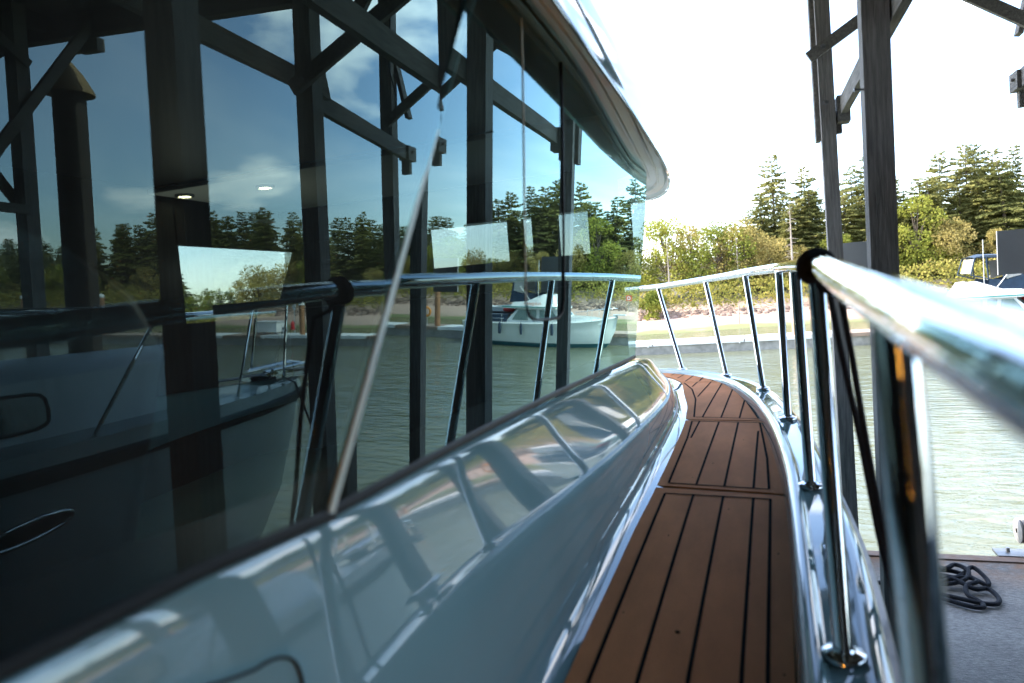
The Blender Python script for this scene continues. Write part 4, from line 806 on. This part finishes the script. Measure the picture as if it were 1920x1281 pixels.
def conifer(seed, h, spread=.20, gap=.0, curve=0.0, lean=0.0):
    random.seed(seed); t = thing('conifer_tree', 'x', 'tree', (0, 0, 0)); mb = MB()
    cx = lambda z: Vector((lean * (z / h) ** 2 * h, curve * math.sin(z / h * 3) * .1 * h, z))
    mb.tube([cx(h * k / 10) for k in range(11)], [h * .016 * (1 - k / 10.5) + .01 for k in range(11)], 7); 
    mb.build('trunk', bark, t)
    mb = MB(); z = h * (.10 + gap)
    while z < h * .985:
        f = (z - h * .08) / (h * .92); n = 5 if f > .85 else 8; z += rnd(0, .012) * h
        Lm = h * spread * ((1 - f) ** .72) * rnd(.8, 1.3) + .16
        a0 = rnd(0, 7)
        for k in range(n):
            if random.random() < .10: continue
            a = a0 + k * math.tau / n + rnd(-.35, .35); L = Lm * rnd(.55, 1.18); dr = rnd(-.30, .05) + (.35 if f > .8 else 0)
            d = Vector((math.cos(a), math.sin(a), dr)).normalized(); base = cx(z + rnd(-.1, .1)); m_ = max(3, int(L / .125))
            for j in range(m_):
                s_ = (j + .6) / m_; p = base + d * (L * s_) + Vector((0, 0, -.10 * L * s_ * s_ + (.13 * L * max(0, s_ - .7))))
                wdt = .30 * L * (1 - s_ * .75)
                for q in range(7 if s_ > .25 else 4):
                    off = Vector((-math.sin(a), math.cos(a), 0)) * rnd(-wdt, wdt) + Vector((0, 0, rnd(-.09, .03)))
                    leaf(mb, p + off, d + Vector((rnd(-.6, .6), rnd(-.6, .6), rnd(-.55, .15))), rnd(.15, .30), rnd(.034, .066))
        z += h * rnd(.019, .030)
    mb.build('crown', con_m, t, recalc=False)
    return t
def broadleaf(seed, h, w, m_, nb_=26, name='broadleaf_tree', low=.12):
    random.seed(seed); t = thing(name, 'x', 'tree', (0, 0, 0)); mb = MB()
    mb.tube([(0, 0, -.3), (.05, .02, h * .25), (rnd(-.2, .2), rnd(-.1, .1), h * .55)], [h * .022, h * .017, h * .008], 7)
    bl = []
    for i in range(nb_):
        a = rnd(0, 7); f = rnd(low, .93); rr_ = w * math.sin(math.pi * min(.97, f * .88 + .14)) ** .7 * rnd(.45, .95); c = Vector((math.cos(a) * rr_, math.sin(a) * rr_, f * h)); bl.append(c)
        mb.tube([(0, 0, h * max(.12, f * .55)), c * .55 + Vector((0, 0, h * f * .42)), c], [h * .008, h * .005, .01], 4)
    mb.build('trunk', bark, t); mb = MB()
    for c in bl:
        R_ = w * rnd(.26, .42)
        for i in range(int(170)):
            n = Vector((random.gauss(0, 1), random.gauss(0, 1), random.gauss(0, .8))).normalized(); p = c + Vector((n.x * R_, n.y * R_, n.z * R_ * .75)) * rnd(.65, 1.08)
            leaf(mb, p, n + Vector((rnd(-.9, .9), rnd(-.9, .9), rnd(-.7, .5))), rnd(.13, .24), rnd(.05, .09))
    mb.build('crown', m_, t, recalc=False); return t
def snag(seed, h):
    random.seed(seed); t = thing('dead_tree', 'x', 'tree', (0, 0, 0)); mb = MB(); mb.tube([(0, 0, -.2), (.03, 0, h * .5), (0, .02, h)], [h * .018, h * .011, .015], 7); mb.build('trunk', bark_pale, t)
    mb = MB()
    for i in range(46):
        z = rnd(.18, .95) * h; a = rnd(0, 7); L = (1 - z / h * .7) * h * .16 * rnd(.4, 1); mb.tube([(0, 0, z), (math.cos(a) * L, math.sin(a) * L, z - L * rnd(.0, .5))], [.022, .006], 4, caps=False)
    mb.build('branches', bark_pale, t); return t
CON = [conifer(11, 10, .26), conifer(12, 10, .23), conifer(13, 10, .30, .02, .3), conifer(14, 10, .22, 0, .2, .03), conifer(15, 10, .27, .02, .1, -.05)]
BRO = [broadleaf(21, 6, 2.4, dec_m), broadleaf(22, 6, 2.7, dec_m, 30), broadleaf(23, 6, 2.5, yel_m, 28), broadleaf(24, 6, 2.9, yel_m, 32)]
SNG = [snag(31, 8), snag(32, 8)]
used = {}
def place(proto, h0, x, y, top, label, group, wsc=1.0, rz=None):
    gz = ground_z(x, y) - .1; s_ = (top - gz) / h0; rz = rnd(0, 7) if rz is None else rz
    if proto.name not in used:
        used[proto.name] = 1; proto.location = (x, y, gz); proto.rotation_euler = (0, 0, rz); proto.scale = (s_ * wsc, s_ * wsc, s_); proto['label'] = label; proto['group'] = group
        return proto
    return dup(proto, (x, y, gz), rz, (s_ * wsc, s_ * wsc, s_), label, group)
random.seed(77)
G1 = 'tall conifers along the wooded shore'; G2 = 'leafy trees along the wooded shore'; G3 = 'dead bare trees on the shore'
for x in (0.2, 1.0, 2.9, 4.6, 8.3, 11.0, 17.6, 20.6, 22.6, 3.7, 5.0, 6.1, 7.0, 10.2, 12.4, 13.2, 14.8, 16.3, 18.2, 20.0, 21.6, 24.0):
    place(random.choice(CON), 10, x, rnd(59.5, 61), rnd(8.0, 9.8) if x < 14 else rnd(8.4, 10.4), 'shorter conifer filling in below the tall crowns, right of the bow', G1, rnd(1.1, 1.4))
key = [(0, 2.0, 12.9, 'tallest conifer standing left of the twin timber posts'), (1, 4.4, 11.6, 'conifer just left of the slimmer timber post'), (0, 7.9, 11.3, 'narrow conifer between the two timber posts, left one'), (1, 9.0, 11.8, 'narrow conifer between the two timber posts, right one'),
       (2, 14.0, 11.4, 'open-branched conifer first to the right of the thick post'), (0, 15.7, 11.7, 'pointed conifer second to the right of the thick post'), (4, 17.0, 12.0, 'bent-topped conifer third to the right of the thick post'), (1, 17.6, 11.1, 'slender conifer crowded behind the bent-topped one'),
       (3, 19.0, 11.4, 'leaning conifer at the right edge of the picture'), (2, 20.7, 10.7, 'broad conifer mirrored left of the window seal'), (0, 23.1, 10.3, 'small pointed conifer mirrored right of the thick post'), (4, 25.0, 9.2, 'low conifer mirrored behind the thick post')]
for i, x, top, lab in key: place(CON[i], 10, x, 62 + rnd(-1, 1), top, lab, G1, rnd(.9, 1.1))
skyl = [(27, 8.8), (29.5, 9.0), (31.5, 9.3), (33, 10.2), (36, 9.7), (40, 10.2), (44, 10.3), (48, 10.5), (51, 10.8), (57, 10.8), (60.5, 10.9), (62.8, 11.3), (66, 10), (69, 9.8), (74, 8.9), (80, 8.9), (90, 9.5)]
def where(x):
    return ('mirrored beside the raked glass seam' if x < 33 else 'mirrored right of the second post' if x < 41 else 'mirrored behind the two cabin ceiling lamps' if x < 56
            else 'mirrored between cone-capped piling and near post' if x < 70 else 'mirrored left of the cone-capped piling')
x = 27.0
while x < 96:
    place(random.choice(CON), 10, x, rnd(59, 64), lerp(skyl, x) * rnd(.86, 1.05), 'dark front-row forest conifer ' + where(x), G1, rnd(.9, 1.15)); x += rnd(1.0, 1.9)
x = 26.0
while x < 110:
    place(random.choice(CON), 10, x * 1.05, rnd(66, 74), lerp(skyl, x) * rnd(.95, 1.12), 'tall back-row forest conifer ' + where(x), G1, rnd(1, 1.25)); x += rnd(1.7, 2.8)
x = -75
while x < 26:
    top = 7.2 if x < 1 else 8.6
    place(random.choice(CON), 10, x, rnd(72, 80), top * rnd(.92, 1.15), 'distant conifer tip behind the leafy trees of the shore', G1, rnd(1, 1.2)); x += rnd(1.5, 3.0)
for x, top, k, lab in ((-9.6, 7.0, 0, 'pale green leafy tree beside the hardtop tip'), (-6.6, 8.2, 1, 'dark leafy tree with dead trunk before it'), (-4.6, 7.5, 2, 'tan leafy tree left of the bow rail'), (-2.3, 7.3, 1, 'yellow-green round tree over the bow rail'), (-.4, 7.2, 3, 'tan leafy tree above the bow rail'),
                       (1.4, 5.9, 2, 'tan tree at the foot of the tallest conifer'), (3.4, 5.0, 3, 'olive tree between the two left conifers'), (6.2, 5.6, 1, 'green tree behind the slimmer post'), (8.6, 5.0, 2, 'olive tree between the timber posts'), (11.6, 7.8, 0, 'bright green tree right of the thick post'),
                       (13.6, 5.9, 3, 'large tan tree right of the thick post'), (16.5, 4.9, 2, 'tan tree above the cruiser canopy'), (19.2, 4.8, 3, 'olive tree behind the grey number board'), (22.0, 5.4, 2, 'golden tree mirrored behind the bow rail'), (25.0, 6.2, 1, 'green tree mirrored beside the thick post')):
    place(BRO[k], 6, x, 57.5 + rnd(-.8, 1.2), top, lab, G2, rnd(.9, 1.1))
x = 27
while x < 95:
    place(random.choice(BRO), 6, x, rnd(56.5, 58.5), rnd(3.8, 6.0), 'low leafy tree below the forest conifers ' + where(x), G2, rnd(.9, 1.2)); x += rnd(2.2, 3.8)
x = -70
while x < -11:
    place(random.choice(BRO), 6, x, rnd(57, 60), rnd(5.5, 8.2), 'leafy tree on the far left shore behind the yacht cabin', G2, rnd(.9, 1.2)); x += rnd(2.4, 3.8)
x = -72
while x < -12:
    place(random.choice(CON), 10, x, rnd(60, 66), rnd(6.5, 10.0), 'conifer on the far left shore behind the yacht cabin', G1, rnd(.9, 1.2)); x += rnd(2.4, 4.5)
for x, top, lab in ((-6.2, 6.4, 'pale dead trunk with bare branches left of the bow rail'), (-1.0, 6.2, 'slim dead trunk above the middle of the bow rail'), (2.9, 8.0, 'bare grey trunk beside the tallest conifer')):
    place(SNG[0 if x < 0 else 1], 8, x, 55.3, top, lab, G3)
# bramble bank (uncountable)
random.seed(9); mb = MB(); x = -60
while x < 100:
    for row in range(4):
        y = 51.2 + row * 1.25 + rnd(-.4, .4); gz = ground_z(x, y); R_ = rnd(.45, .85); cc = Vector((x + rnd(-.5, .5), y, gz + R_ * rnd(.35, .75) + row * .10))
        for i in range(46 if -14 < x < 60 else 26):
            n = Vector((random.gauss(0, 1), random.gauss(-.3, 1), abs(random.gauss(0, .9)))).normalized(); leaf(mb, cc + Vector((n.x * R_ * 1.25, n.y * R_, n.z * R_)) * rnd(.7, 1.1), n + Vector((rnd(-1, 1), rnd(-1, 1), rnd(-.5, .8))), rnd(.12, .26), rnd(.05, .10))
    x += .62
tag(mb.build('bramble_bank', bush_m, recalc=False), 'band of yellow-green brambles and scrub along the top of the beach', 'undergrowth', kind='stuff')
# dry twigs, driftwood at the foot of the bank
mb = MB(); random.seed(10)
for i in range(1500):
    x = rnd(-25, 70); y = rnd(49.9, 51.2); gz = ground_z(x, y); a = rnd(0, 7); L = rnd(.25, .9); mb.beam((x, y, gz + rnd(0, .15)), (x + math.cos(a) * L, y + math.sin(a) * L * .5, gz + rnd(.05, .5)), .02, .03)
for i in range(500):
    x = rnd(-25, 70); y = rnd(49.4, 50.8); gz = ground_z(x, y); s_ = rnd(.06, .22); mb.lathe((x, y, gz), [(s_ * 1.2, -.05), (s_, s_ * .5), (s_ * .5, s_ * .9), (.001, s_)], 6, smooth=False)
tag(mb.build('driftwood_and_rocks', mat('dry_driftwood', (.26, .18, .14), .9, noise_s=3, col2=(.12, .09, .07)), recalc=False), 'scattered dry twigs and stones at the foot of the bank', 'driftwood', kind='stuff')
bsh = broadleaf(41, 2.2, 1.3, dec_m, 16, 'shore_bush', .05); bsh['label'] = 'round green bush on the beach left of the bow stanchions'; bsh['category'] = 'bush'; bsh.location = (-6.9, 50.6, .2)
for o in list(bpy.data.objects):
    if o.get('label') == 'x': bpy.data.objects.remove(o)
